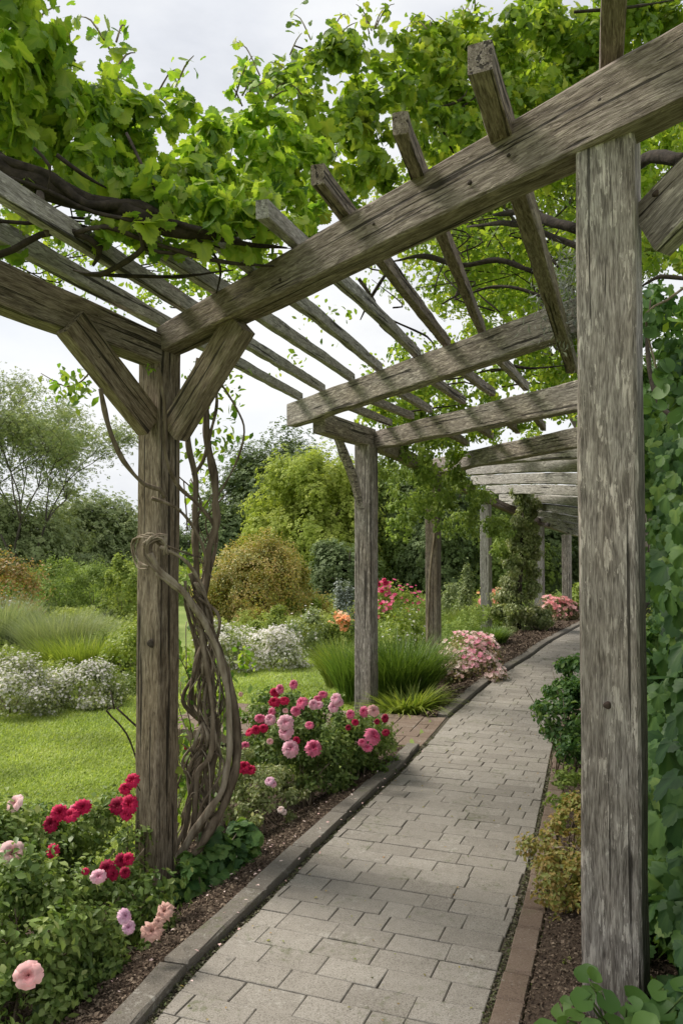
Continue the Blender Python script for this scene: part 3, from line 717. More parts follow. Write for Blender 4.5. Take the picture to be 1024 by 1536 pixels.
# ------------------------------------------------------------------ shed seen behind the big post
s0 = P(972, 880, 15)
shed = empty('garden_shed', (s0[0] + .6, 16, float(gz(s0[0]+.6, 16))), 'small dark timber shed with open doorway at the far end of the path', 'shed')
zg = float(gz(5.6, 16))
def bx(name, x0, x1, y0, y1, z0, z1, mat, par):
    mbx = MB(); box_verts(mbx, ((x0+x1)/2, (y0+y1)/2, (z0+z1)/2), x1-x0, y1-y0, z1-z0); return mbx.build(name, mat, par)
sx = s0[0] - .35
bx('wall', sx + .45, sx + 2.6, 16, 18, zg - .2, zg + 2.2, SHEDW, shed)
bx('doorway_shade_panel', sx + .05, sx + .45, 16.5, 16.6, zg - .2, zg + 1.28, SHEDD, shed)  # added dark panel: the open doorway's shade is painted on it
bx('lintel', sx - .02, sx + 2.7, 15.7, 15.95, zg + 1.32, zg + 1.68, W_PALE, shed)
bx('post', sx + .12, sx + .36, 15.6, 15.8, zg - .2, zg + 1.31, W_BROWN, shed)
bx('roof', sx + .3, sx + 2.9, 15.5, 18.4, zg + 2.21, zg + 2.3, SHEDW, shed)

# ------------------------------------------------------------------ vines
def blobleaf(blobs, dens, size, tmpl, droop=.35, nl=9, up=.25, spread=.6, shell=.75, rs=(1,1,1)):
    ch = []
    for b in blobs:
        px, py, D, r = b[:4]; dd = b[4] if len(b) > 4 else 1.0
        c = P(px, py, D); n = int(dens * dd * r * r)
        p, nn, rn = lumps(c, (r*rs[0], r*rs[1], r*rs[2]), n, nl, shell, lr=(.35, .62), up=up, spread=spread)
        ch.append(leaves(p, nn, size, tmpl, droop, rn))
    return ch
def part_tube(par, name, pts, rad, n, step, wob, mat):
    m2 = MB(); tube(m2, pts, rad, n, step, wob); return m2.build(name, mat, par, True)
def shoots(starts, n, ln, par, size, tmpl, lift=1.0):
    ch = []
    for (px, py, D) in starts:
        for _ in range(n):
            s = P(px + random.gauss(0, 14), py + random.gauss(0, 8), D + random.gauss(0, .1)); a = random.random() * 6.28
            l = ln * random.uniform(.5, 1.2); d = np.array([math.cos(a) * .5, math.sin(a) * .5, lift * random.uniform(.4, 1.1)])
            e1 = s + d * l * .6; e2 = e1 + np.array([d[0] * .8, d[1] * .8, d[2] * .3]) * l * .6
            part_tube(par, 'shoot', [s, e1, e2], [.005, .004, .002], 5, .05, .15, BARK)
            m = 7; tt = np.linspace(.15, 1, m)[:, None]
            q = np.where(tt < .5, s + (e1 - s) * tt * 2, e1 + (e2 - e1) * (tt - .5) * 2) + RNG.normal(size=(m, 3)) * size * .4
            ch.append(leaves(q, RNG.normal(size=(m, 3)) * .6 + np.array([0, -.3, .7]), size * .8, tmpl, .5))
    return ch
# old grape vine over the near corner
gv = empty('grape_vine', P(100, 300, 3.0), 'old grape vine with thick dark limb and large leaves over the nearest pergola corner', 'vine')
blobs = [(-70,40,2.8,.42),(-30,150,2.75,.30),(10,80,3.1,.26),(-50,-60,2.7,.35),(50,140,3.0,.24),(60,220,3.05,.17),(95,150,3.2,.22),(120,215,3.1,.20),(150,150,3.4,.15),(165,250,3.15,.17),(200,190,3.4,.2),(215,260,3.3,.14),(250,210,3.6,.2),(265,285,3.3,.11),(300,220,3.7,.17),(315,270,3.5,.11),(345,215,3.9,.2),(370,280,3.7,.10),(390,190,4.0,.2),(395,255,3.9,.13),(30,190,2.8,.12),(120,255,2.85,.09),(170,270,2.85,.10),(215,275,2.85,.10),(255,295,2.85,.09),(300,300,2.95,.10),(345,310,3.0,.10),(390,300,3.1,.10),(240,330,2.8,.04),(320,345,2.9,.05),(370,335,3.05,.07),(430,300,4.1,.14),(455,330,4.3,.10),(430,235,4.2,.22),(480,300,4.5,.18),(400,325,3.5,.10),(440,345,3.7,.07),(290,270,3.2,.12),(350,290,3.3,.12),(60,318,2.75,.10,.5),(130,345,2.8,.10,.45),(210,352,2.85,.10,.6),(280,365,2.95,.10,.7),(340,372,3.1,.09,.7),(20,350,2.7,.09,.4),(395,372,3.3,.08,.6)]
ch = blobleaf(blobs, 4600, .068, T_GRAPE, .5, 9, .35, .65, .9)
mb = MB()
ch += shoots([(20,20,3.1),(60,60,3.2),(100,90,3.3),(165,110,3.4),(160,60,3.4),(230,140,3.6),(270,170,3.7),(350,150,3.9),(385,140,4.0),(420,140,4.1)], 3, .22, gv, .07, T_GRAPE)
ch += shoots([(40,300,3.0),(150,315,3.1),(240,325,3.2),(330,330,3.3)], 2, .1, gv, .065, T_GRAPE, -.5)
leafobj('foliage', ch, LF['vine'], gv)
mb = MB()
tube(mb, [P(-60,215,2.65), P(0,248,2.7), P(60,276,2.72), P(120,300,2.76), P(190,318,2.8), P(250,342,2.84), P(310,350,2.9), P(360,362,3.0)], [.048,.044,.040,.038,.036,.032,.02,.012], 9, .04, .35)
tube(mb, [P(0,238,2.68), P(80,266,2.70), P(130,308,2.72), P(210,310,2.8), P(290,350,2.88)], [.02,.02,.016,.018,.008], 7, .04, .35)
mb.build('limb', DBARK, gv, True)
mb = MB()
tang = [([(-30,392,2.6),(20,374,2.62),(60,352,2.65),(110,348,2.7),(150,372,2.8),(140,398,2.9)], .013), ([(60,290,2.65),(66,330,2.6),(72,355,2.62)], .015), ([(110,350,2.7),(160,340,2.75),(230,365,2.85),(330,392,3.0),(420,400,3.3)], .009), ([(200,335,2.75),(215,372,2.8),(150,412,2.95),(110,405,3.0)], .010), ([(150,412,2.95),(260,415,3.1),(350,405,3.4)], .007), ([(52,222,2.6),(75,250,2.6),(72,285,2.62)], .006), ([(85,232,2.65),(125,262,2.7),(160,282,2.75)], .008), ([(190,200,2.9),(230,280,2.8),(260,320,2.8)], .006), ([(250,330,2.8),(300,345,2.85),(350,362,3.0),(430,372,3.3)], .011), ([(-20,330,2.6),(40,335,2.62),(90,332,2.7),(150,345,2.8)], .007), ([(215,372,2.8),(260,380,2.9),(300,360,2.95),(340,340,3.0)], .007), ([(300,350,2.9),(330,400,3.1),(325,440,3.3)], .006), ([(0,262,2.65),(70,285,2.68),(140,318,2.72),(230,338,2.8),(330,372,2.95)], .008)]
for i in range(16):
    a = random.uniform(-20, 380); b_ = 300 + a * .16 + random.uniform(-25, 40); tang.append(([(a, b_, 2.75 + a * .0012), (a + random.uniform(15, 50), b_ + random.uniform(-20, 30), 2.78 + a * .0012), (a + random.uniform(50, 110), b_ + random.uniform(-25, 55), 2.85 + a * .0012)], random.uniform(.003, .006)))
for pts, r0 in tang:
    part_tube(gv, 'branch', [P(*q) for q in pts], [r0] * (len(pts) - 1) + [r0 * .4], 6, .05, .25, DBARK)

# leafy canopy further along the roof
cv = empty('canopy_vine', P(640, 250, 5.5), 'bright green leafy vine spreading over the rafters in the middle of the pergola', 'vine')
blobs = [(440,180,4.6,.32),(470,260,4.7,.22),(500,130,5.0,.34),(520,230,5.0,.34),(560,110,5.3,.3),(585,200,5.4,.4),(620,110,5.6,.32),(650,190,5.7,.45),(690,90,5.9,.4),(720,200,6.0,.5),(760,80,6.1,.5),(790,200,6.2,.55),(830,60,6.3,.5),(850,170,6.3,.5),(910,60,6.4,.55),(980,50,6.4,.55),(1040,80,6.4,.5),(480,310,5.0,.2),(560,300,5.6,.28),(420,300,4.8,.16)]
ch = blobleaf(blobs, 3700, .07, T_GRAPE, .4, 12, .35, .6, .9)
blobs2 = [(600,330,7.0,.5,.45),(670,360,7.2,.6,.5),(740,390,7.2,.6,.6),(800,330,7,.6,.7),(820,420,7.2,.55,.9),(700,440,7.8,.5,.5),(780,470,7.6,.5,.7),(620,420,7.6,.4,.25),(860,300,7,.6,.8),(930,260,6,.6,.9),(1000,330,5.6,.5,.9),(560,380,7.4,.3,.2),(990,200,5.0,.42,.9),(1000,430,4.9,.4,.9),(985,310,5.0,.42,.9),(1030,180,4.6,.4,.9)]
ch2 = blobleaf(blobs2, 5200, .058, T_OVAL, .35, 10, .3, .8, .9)
mb = MB()
ch += shoots([(440,110,4.8),(470,70,4.9),(520,60,5.1),(560,55,5.3),(600,50,5.5),(650,45,5.6),(390,120,4.6),(700,20,5.8)], 4, .26, cv, .07, T_GRAPE)
leafobj('foliage', ch + ch2, LF['vine2'], cv)
mb = MB()
br = [([(866,345,4.2),(820,330,4.4),(780,318,4.8),(740,322,5.2)], .028), ([(870,372,4.3),(820,352,4.6),(770,335,5.0),(700,340,5.6)], .02), ([(800,408,5.0),(745,390,5.2),(690,398,5.4),(635,384,5.6),(590,392,5.8)], .018), ([(855,470,5.6),(800,440,5.8),(740,430,6),(680,450,6.2)], .012), ([(836,400,5.6),(815,370,5.8),(790,320,6),(760,280,6.2)], .012), ([(735,540,6.8),(790,552,6.6),(850,548,6.4)], .012),
 ([(538,418,5.6),(561,452,5.7),(571,487,5.8),(605,516,6)], .014), ([(588,398,5.5),(560,440,5.6),(540,480,5.7)], .013), ([(575,475,5.9),(640,505,6.1),(655,525,6.2)], .008), ([(640,150,5.6),(660,190,5.6),(680,230,5.6)], .014), ([(650,165,5.6),(690,150,5.6),(700,135,5.6)], .009), ([(690,200,5.6),(685,170,5.7),(720,140,5.7)], .012), ([(1030,240,3.4),(980,235,3.6),(950,250,3.9),(900,280,4.4)], .03), ([(1040,420,3.2),(990,415,3.5),(960,430,3.8)], .01), ([(1030,640,3.4),(985,600,3.8),(970,520,4),(975,450,4.1)], .012),
 ([(860,18,5.5),(900,15,5.5),(950,10,5.6),(1010,0,5.7)], .012), ([(440,68,5.0),(465,80,5.0),(480,110,5.0)], .006), ([(345,200,4.2),(362,165,4.2),(345,235,4.2)], .006), ([(540,210,5.2),(520,160,5.3),(575,130,5.3)], .008)]
for i in range(26):
    a = random.uniform(560, 860); b = random.uniform(330, 470); br.append(([(a, b, 6.6), (a + random.uniform(-60, 60), b - random.uniform(0, 50), 6.8), (a + random.uniform(-110, 110), b - random.uniform(0, 90), 7)], .007))
for pts, r0 in br: part_tube(cv, 'branch', [P(*q) for q in pts], [r0] * (len(pts) - 1) + [r0 * .35], 6, .07, .3, DBARK)
# leafy bits over the left part of the roof beyond
lv = empty('loose_vine', P(150, 400, 6), 'thin loose sprays of small leaves above the left rafters against the sky', 'vine')
ch = blobleaf([(20,400,6.2,.5,.35),(60,345,6,.4,.5),(130,430,6.2,.4,.4),(200,400,6,.5,.5),(270,440,6.2,.4,.4),(310,400,6,.4,.7),(350,360,5.8,.4,.9),(10,330,5.8,.4,.6),(240,350,5.6,.4,.8),(430,560,6.4,.2,.1),(520,420,6.4,.4,.14),(600,560,7.4,.4,.3),(490,500,6.8,.3,.1),(-40,380,6,.4,.5)], 4200, .05, T_OVAL, .3, 12, .3, 1, .95)
leafobj('foliage', ch, LF['vine2'], lv)
mb = MB()
for i in range(22):
    a = random.uniform(-20, 420); b = random.uniform(330, 470); part_tube(lv, 'branch', [P(a, b, 5.9), P(a + random.uniform(20, 80), b + random.uniform(-20, 30), 6), P(a + random.uniform(60, 130), b + random.uniform(-30, 50), 6.1)], [.006, .005, .002], 5, .1, .15, DBARK)

# canopy over the second and third bays, and the swag round the third post
c3 = empty('climbing_rose', P(650, 760, 12), 'leafy green climber swagged around the third post and hanging from its beam', 'climber')
bl = [(620,660,9.6,.5),(660,690,10.5,.5),(590,690,9.6,.4),(620,730,10.8,.45),(640,770,11.4,.36),(610,770,11.2,.32),(655,735,11.4,.4),(690,740,12,.4),(720,760,12.6,.4),(690,790,12.4,.35),(740,790,13.4,.35),(760,820,14,.35),(600,800,11.4,.2)]
ch = blobleaf(bl, 4600, .065, T_OVAL, .55, 12, .2, .6, .8)
leafobj('foliage', ch, LF['mid'], c3)
mb = MB(); tube(mb, [onG(640, 11.9), P(645, 860, 11.86), P(652, 790, 11.86), P(640, 730, 11.6), P(600, 690, 10.4)], [.02,.02,.018,.015,.006], 6, .2)
mb.build('stem', BARK, c3, True)
c4 = empty('roof_vine', P(780, 540, 9), 'dense green vine lying on the roof over the second and third cross beams', 'vine')
bl = [(640,560,8.6,.45,.5),(700,530,8.4,.5,.7),(760,520,8.2,.5,.9),(830,540,8,.5),(880,560,8,.5),(700,600,9.6,.45,.7),(760,600,9.4,.5),(830,600,9.2,.5),(870,640,9.4,.4),(640,620,9.4,.45,1),(600,600,9,.4,.8),(570,640,9.2,.35,.8),(620,650,10,.45,1),(680,655,10.5,.45,1),(740,650,11,.45,1),(800,660,11.4,.4,.6),(860,690,11.4,.3,.5)]
leafobj('foliage', blobleaf(bl, 3600, .07, T_OVAL, .3, 10, .4, .7, .85), LF['vine2'], c4)
mb = MB()
for i in range(14):
    a = random.uniform(600, 860); b = random.uniform(520, 620); part_tube(c4, 'branch', [P(a, b, 8.6), P(a + 40, b - 6, 8.7), P(a + random.uniform(50, 110), b + random.uniform(-20, 20), 8.8)], [.012, .01, .004], 5, .12, .15, DBARK)

# twisted vine on the nearest left post
tv = empty('twisted_vine', onG(300, 3.9), 'bare twisted vine with many woody stems coiling round the near left post', 'vine')
mb = MB()
def st(pts, r, n=7, wob=.3, taper=True):
    Q = [P(*q) + RNG.normal(size=3) * .006 for q in pts]; wob = .42; k = len(Q)
    tube(mb, Q, [r * (1 - .35 * i / k) if taper else r for i in range(k)], n, .03, wob)
st([(270,1308,3.85),(300,1272,3.85),(332,1218,3.88),(352,1160,3.9),(357,1110,3.92),(350,1050,3.95),(335,990,3.95),(315,935,3.93),(300,890,3.9),(288,862,3.88)], .024)
st([(262,1292,3.88),(300,1235,3.85),(328,1190,3.86),(343,1140,3.88),(345,1085,3.9),(336,1020,3.9),(318,960,3.87),(296,915,3.8),(268,880,3.72),(240,855,3.68),(226,830,3.66)], .019)
st([(292,1240,3.95),(289,1200,3.92),(293,1158,3.9),(310,1142,3.88),(316,1090,3.88),(317,1040,3.9),(309,1000,3.9),(300,940,3.88)], .016)
st([(300,1262,4.0),(310,1200,4.0),(322,1110,3.98),(312,1020,3.98),(316,960,3.95),(306,905,3.95)], .021)
for i in range(19):
    o1, o2, o3 = random.uniform(-34, 34), random.uniform(-38, 30), random.uniform(-30, 18); dz = random.uniform(-.10, .12); r = random.choice([.004, .005, .006, .008, .011, .014])
    x0 = random.uniform(262, 318)
    st([(x0, 1290 + random.uniform(-20, 14), 3.95 + dz), (x0 + random.uniform(-8, 20), 1215, 3.95 + dz), (306 + o1, 1150, 3.95 + dz), (308 + o1 * .3 + random.uniform(-14, 14), 1105, 3.95 - dz * .6), (306 + o2, 1055, 3.95 + dz), (311 + o2 * .5 + random.uniform(-12, 12), 995, 3.93 - dz * .3), (306 + o3, 925, 3.9 + dz * .5), (290 + o3 * .5, 890 + random.uniform(-20, 20), 3.85)], r)
for i in range(9):    # strands winding on to the post face
    d = random.uniform(-8, 8); r = random.uniform(.005, .010)
    st([(312 + d, 940, 3.86), (292 + d, 905 + d, 3.79), (262 + d * .6, 878 + d, 3.72), (238 + d * .5, 858 + d, 3.67), (225 + d, 836 + d, 3.67), (222 + d, 815, 3.66), (235 + d, 806, 3.66), (248, 812 + d, 3.68), (246, 830, 3.68)], r, 6, .25)
for a, b, c in ((0, 0, .006), (5, 4, .005), (-3, 6, .006)):
    st([(246 + a, 812 + b, 3.68), (225 + a, 801 + b, 3.66), (206 + a, 803 + b, 3.72), (200 + a, 822 + b, 3.75), (208 + a, 842 + b, 3.72), (222 + a, 848 + b, 3.66)], c, 6, .2)
st([(225, 808, 3.66), (255, 822, 3.70), (285, 832, 3.8), (300, 838, 3.86)], .005)
st([(245, 820, 3.68), (275, 840, 3.76), (300, 880, 3.88), (312, 930, 3.9), (330, 985, 3.95), (347, 1060, 3.98), (352, 1130, 3.98)], .009)
# upper stems
st([(304, 900, 3.95), (307, 875, 3.95), (313, 826, 3.95), (323, 787, 3.95), (323, 755, 3.95), (320, 708, 3.95), (312, 668, 3.98), (310, 614, 4.0), (316, 555, 4.0), (330, 480, 4.0)], .019, taper=False)
st([(300, 905, 3.98), (292, 850, 3.98), (292, 777, 3.98), (291, 747, 3.98), (292, 712, 3.98), (281, 669, 3.98), (285, 610, 4.0), (300, 540, 4.0)], .016, taper=False)
st([(292, 715, 3.98), (304, 689, 3.99), (312, 650, 3.98), (322, 600, 4.02), (318, 540, 4.05)], .011)
st([(302, 900, 3.97), (318, 850, 3.98), (325, 800, 3.98), (300, 760, 3.9), (268, 728, 3.78), (250, 689, 3.70), (246, 640, 3.69), (242, 590, 3.69), (238, 552, 3.70)][::-1], .010, taper=False)
st([(226, 749, 3.67), (261, 761, 3.74), (287, 783, 3.85), (302, 813, 3.9), (305, 842, 3.92), (300, 880, 3.92), (296, 920, 3.92)], .009)
st([(327, 745, 3.96), (336, 728, 3.95), (356, 692, 3.9), (362, 650, 3.85), (356, 614, 3.8), (333, 580, 3.75), (318, 560, 3.72)], .005, taper=False)
st([(152, 585, 3.42), (160, 625, 3.46), (173, 668, 3.5), (192, 702, 3.56), (214, 724, 3.62), (238, 734, 3.66), (248, 742, 3.68)], .011, taper=False)
for i in range(26):
    a = random.uniform(275, 335); b = random.uniform(1000, 1260); w_ = random.uniform(-1, 1); st([(a, b, 3.93), (a + 14 * w_, b - 28, 3.9), (a + 34 * w_, b - random.uniform(30, 70), 3.92), (a + random.uniform(20, 50) * w_, b - random.uniform(60, 110), 3.96)], .003)
for i in range(8):
    a = random.uniform(275, 325); b = random.uniform(780, 900); st([(a, b, 3.95), (a + random.uniform(-20, 25), b - 35, 3.98), (a + random.uniform(-30, 40), b - 75, 4.0)], .004)
mb.build('stem', BARK, tv, True)
ch = []
for (px, py, D, r, n) in [(300,560,4.1,.10,40),(330,610,4.1,.12,40),(350,580,4.2,.10,26),(335,655,4.1,.10,40),(300,680,4.1,.10,40),(290,620,4.1,.08,20),(95,575,3.6,.08,40),(120,580,3.6,.08,50),(300,740,4.1,.1,30),(280,830,4.1,.1,30),(365,985,4.1,.06,40),(285,1000,4.1,.15,110),(290,1100,4.1,.17,130),(300,1190,4.1,.15,90),(335,1040,4.05,.12,50),(225,553,3.6,.02,4)]:
    p = P(px, py, D) + RNG.normal(size=(n, 3)) * r * .55; ch.append(leaves(p, RNG.normal(size=(n, 3)) * .7 + np.array([0, -.3, .5]), .045, T_OVAL, .5))
leafobj('foliage', ch, LF['vine'], tv)
mb = MB(); tube(mb, [P(150,535,3.45), P(125,570,3.55), P(100,580,3.6), P(62,560,3.62)], [.005,.004,.003,.002], 5, .04); mb.build('twig', BARK, tv, True)

tw = empty('dead_twig', onG(195, 3.9), 'thin dead bare twig leaning left of the near post over the lawn', 'twig')
mb = MB()
for pts, r in [([(209,1152,3.9),(190,1100,3.9),(160,1066,3.9),(172,1062,3.88)], .005), ([(175,1062,3.88),(208,1092,3.85),(230,1110,3.85)], .005), ([(172,1064,3.88),(166,1035,3.88)], .005), ([(175,1062,3.88),(186,1056,3.9)], .003), ([(209,1152,3.9),(215,1230,3.95),(210,1330,3.95)], .006)]:
    tube(mb, [P(*q) for q in pts], [r] * (len(pts) - 1) + [r * .5], 5, .04, .3)
mb.build('stem', DBARK, tw, True)

# ------------------------------------------------------------------ right-hand ivy and plants
iv = empty('ivy_hedge', (1.7, 3.4, 0.1), 'tall wall of large dark ivy leaves along the right side of the path', 'ivy')
ch = []
def wallleaves(n, y0, y1, z0, z1, xoff, size, tmpl, thick=.25, droop=.8, yp=1.3):
    y = y0 + (y1 - y0) * RNG.random(n) ** yp; z = z0 + (z1 - z0) * RNG.random(n)
    xw = np.interp(y, [2.0, 3, 4, 6, 9, 13], [1.12, 1.42, 1.72, 2.50, 3.75, 5.35]) + xoff
    bump = np.array([noise.noise(Vector((a * 2.1, b * 2.1, 3))) + .5 * noise.noise(Vector((a * 5, b * 5, 7))) for a, b in zip(y, z)])
    x = xw + bump * .22 - .25 * np.clip(.9 - z, 0, 1) + RNG.random(n) * thick
    p = np.stack([x, y, z + gz(x, y)], 1)
    nn = np.stack([-.9 + RNG.normal(size=n) * .35, -.75 + RNG.normal(size=n) * .4, .45 + RNG.normal(size=n) * .4], 1)
    rn = np.clip(.42 + RNG.normal(size=n) * .18 - bump * .35, 0, 1)
    return leaves(p, nn, size, tmpl, droop, rn)
ch.append(wallleaves(1500, 1.9, 3.8, 0, 1.5, -.06, .125, T_IVY, .25))
ch.append(wallleaves(6500, 1.9, 4.6, 0, 2.15, 0, .078, T_IVY, .35))
ch.append(wallleaves(9000, 4.0, 13, 0, 2.3, 0, .08, T_IVY, .4, yp=1.1))
ch.append(wallleaves(9000, 2.2, 13, 0, 2.3, .2, .06, T_OVAL, .3, yp=1.1))
ch += blobleaf([(1000,640,5.2,.4),(1010,560,4.6,.3),(985,600,6,.35),(1000,730,6,.4),(990,500,5.5,.4,.6),(1020,460,4.4,.3,.6),(1030,780,4.4,.35),(990,1000,5.4,.35),(975,960,7,.3)], 2600, .08, T_IVY, .7, 8, .1)
leafobj('foliage', ch, LF['ivy'], iv)
mb = MB()
for i in range(26):
    y = random.uniform(2.2, 8); xw = float(np.interp(y, [2.0, 3, 4, 6, 9], [1.12, 1.42, 1.72, 2.5, 3.75])) + .3; g = float(gz(xw, y))
    tube(mb, [(xw + .1, y, g), (xw + random.uniform(-.1, .2), y + random.uniform(-.2, .2), g + 1.1), (xw + random.uniform(-.1, .2), y + random.uniform(-.4, .4), g + 2.3)], [.02, .015, .006], 6, .15)
mb.build('stem', DBARK, iv, True)
ch = []; 
T_RND0 = (np.array([(0,.35,-.06)] + [(.48*math.sin(a), .42 - .50*math.cos(a), .08) for a in np.linspace(.15, 2*math.pi-.15, 19)]), np.array([(0, 1+i+1, 1+i) for i in range(18)]))
rl2 = empty('round_leaf_vine', P(985, 520, 2.9), 'sprig of bright round leaves hanging just right of the big near post', 'vine')
q = np.array([P(px, py, 2.9) for px, py in [(967,478),(975,492),(962,495),(972,470),(992,578),(978,606),(1003,580),(962,582),(958,600),(1015,575),(980,560),(1020,620),(990,545)]])
leafobj('foliage', [leaves(q, RNG.normal(size=(len(q), 3)) * .3 + np.array([-.3, -1, .3]), .06, T_RND0, .6), leaves(q + .02, RNG.normal(size=(len(q), 3)) * .3 + np.array([-.3, -1, .5]), .055, T_RND0, .6)], LF['hosta'], rl2)
mb = MB(); tube(mb, [P(1040,420,3.0), P(1000,450,2.95), P(968,470,2.92), P(975,520,2.92), P(985,560,2.92), P(980,600,2.92)], [.006,.005,.004,.004,.003,.002], 5, .05); mb.build('stem', BARK, rl2, True)
ms = empty('grey_lichen', P(848, 440, 4.6), 'silvery grey hanging lichen tuft on the timber left of the big near post', 'lichen')
p = P(850, 440, 4.6) + RNG.normal(size=(1100, 3)) * np.array([.09, .09, .17])
leafobj('tuft', [leaves(p, RNG.normal(size=p.shape), .05, (np.array([(0,0,0),(-.04,.5,.1),(0,1,0),(.04,.5,.1)]), T_DIA[1]), .5)], LF['moss'], ms)

def blobplant(name, label, cat, blobs, dens, leaf, tmpl, mat, droop=.2, nl=9, stemx=None, up=.35, shell=.6, group=None):
    c = onG(blobs[0][0], blobs[0][2]); o = empty(name, c, label, cat, group); ch = []; pts = []
    for b in blobs:
        px, py, D, r = b[:4]; q = P(px, py, D)
        p, nn, rn = lumps(q, (r * 1.08, r * 1.08, r * .95), int(dens * r * r * 1.2), nl, shell, zmin=lambda x, y: gz(x, y) + .01, up=up)
        ch.append(leaves(p, nn, leaf, tmpl, droop, rn)); pts.append((p, nn))
    leafobj('foliage', ch, mat, o)
    for b in blobs:
        mb = MB(); q = P(*b[:3]); g = np.array([q[0] + random.gauss(0, .05), q[1] + random.gauss(0, .05), float(gz(q[0], q[1])) - .02])
        for _ in range(4):
            e = q + RNG.normal(size=3) * b[3] * .4; tube(mb, [g, (g + e) / 2 + RNG.normal(size=3) * .03, e], [.007, .005, .002], 5, .08)
        mb.build('stem', BARK, o, True)
    return o, pts
gr = 'low plants along the right edge of the path'
blobplant('leafy_plant', 'fresh green leafy bush spilling over the path edge, left of the big post', 'plant', [(858,1075,5.6,.28),(846,1110,5.5,.18),(870,1020,6.0,.24),(885,1110,5.4,.22),(856,1040,5.8,.2),(852,1135,5.2,.16),(866,1060,5.5,.24),(850,1085,5.6,.2)], 13000, .04, T_OVAL, LF['ivy'], group=gr)
blobplant('leafy_plant', 'low dark green plant on the brick edging between two brighter bushes', 'plant', [(855,1185,4.6,.14),(860,1220,4.3,.14),(875,1160,4.8,.16)], 12000, .03, T_DIA, LF['mid'], group=gr)
blobplant('heather', 'bronze and gold heather-like shrub at the foot of the big near post', 'shrub', [(852,1275,3.55,.18),(848,1335,3.3,.17),(880,1300,3.6,.22),(832,1310,3.4,.12),(868,1380,3.15,.12),(860,1235,3.8,.15)], 30000, .022, T_DIA, LF['heath'], up=.6)
blobplant('weed', 'tiny bright green weed in the gravel left of the big post foot', 'weed', [(852,1478,2.75,.055),(862,1462,2.8,.05),(846,1465,2.8,.03)], 60000, .014, T_DIA, LF['lime'])
blobplant('ivy_clump', 'loose low clump of large green leaves between the big near post and the ivy wall', 'ivy', [(1000,1440,2.7,.16),(1010,1340,3.0,.2),(1035,1500,2.4,.16),(985,1380,3.1,.14),(1000,1500,2.55,.10),(990,1260,3.4,.16),(1010,1180,3.6,.2)], 3600, .085, T_IVY, LF['ivy'], droop=.6, nl=8, up=.3)
c = onG(930, 2.15); o = empty('broad_leaf_plant', c, 'bright round-lobed leaves covering the foot of the big near post', 'plant')
q = []; 
for px, py, D in [(850,1540,2.1),(885,1510,2.1),(905,1545,2.08),(870,1560,2.05),(950,1540,2.08),(985,1550,2.05),(1010,1530,2.1),(925,1570,2.0),(835,1575,2.05),(1040,1560,2.0),(885,1485,2.15),(965,1570,2.0),(870,1495,2.18),(900,1500,2.1),(995,1495,2.15),(940,1515,2.1),(842,1520,2.2),(1030,1500,2.1)]: q.append(P(px, py - 12, D))
T_RND = (np.array([(0,.35,-.06)] + [(.52*math.sin(a)*(1+.06*math.sin(5*a)), .42 - .50*math.cos(a)*(1+.06*math.cos(5*a)), .10) for a in np.linspace(.25, 2*math.pi-.25, 19)]), np.array([(0, 1+i+1, 1+i) for i in range(18)]))
q = np.array(q); leafobj('foliage', [leaves(q, RNG.normal(size=(len(q), 3)) * .25 + np.array([-.1, -.5, 1]), .062, T_RND, .2, bend=.1), leaves(q + np.array([.02, .05, -.03]), RNG.normal(size=(len(q), 3)) * .3 + np.array([0, -.4, 1]), .058, T_RND, .2)], LF['hosta'], o)
mb = MB()
q[:, 2] += .0
for e in q: tube(mb, [c + RNG.normal(size=3) * .03, (c + e) / 2 + np.array([0, 0, .03]), e], [.004, .0035, .003], 5, .05)
mb.build('stem', STEM, o, True)

# ------------------------------------------------------------------ roses
def rose_mesh(name, rings=6, ruffle=.1, open_=1.0, seed=0, flatn=.8):
    rs = random.Random(seed); V = []; T = []; Rr = []
    for k in range(rings):
        f = k / (rings - 1); npet = [3, 4, 5, 5, 6, 7][min(k, 5)]
        for i in range(npet):
            a = 2 * math.pi * (i + .5 * (k % 2) + rs.uniform(-.15, .15)) / npet
            tilt = (.08 + 1.15 * f ** 1.2) * open_ + rs.uniform(-.1, .1); ln = .28 + .34 * f; wd = .24 + .36 * f; r0 = .03 + .10 * f
            nu, nv = 5, 5; b0 = len(V); rp = rs.random()
            for v in range(nv):
                q = v / (nv - 1); t_ = tilt + (.9 * q * q - .35) * (.5 + .5 * f)
                rr = r0 + ln * q * math.sin(max(.02, t_ * (.5 + .5 * q))); zz = ln * q * math.cos(t_ * (.4 + .6 * q)) * flatn
                w_ = wd * (math.sin(math.pi * (.18 + .68 * q)) ** .7)
                for u in range(nu):
                    s = (u / (nu - 1) - .5) * 2; aa = a + s * w_ / (rr + .12) * 1.0
                    r2 = rr - .05 * abs(s) * q * (1 - f) + ruffle * .3 * math.sin(s * 5 + k + i) * q * q
                    z2 = zz - .08 * s * s * q + ruffle * .35 * math.sin(s * 7 + i * 2.1) * q * q
                    V.append((r2 * math.cos(aa), r2 * math.sin(aa), z2)); Rr.append(min(1, max(0, rp * .25 + .55 * f + .3 * q - .05)))
            for v in range(nv - 1):
                for u in range(nu - 1):
                    p = b0 + v * nu + u; T += [(p, p + 1, p + nu + 1), (p, p + nu + 1, p + nu)]
    V = np.array(V); V *= .5 / np.max(np.linalg.norm(V[:, :2], axis=1)); V[:, 2] -= V[:, 2].mean()
    return tri_mesh(name, V, np.array(T), np.array(Rr))
_s, _t = [], []
RM = {}
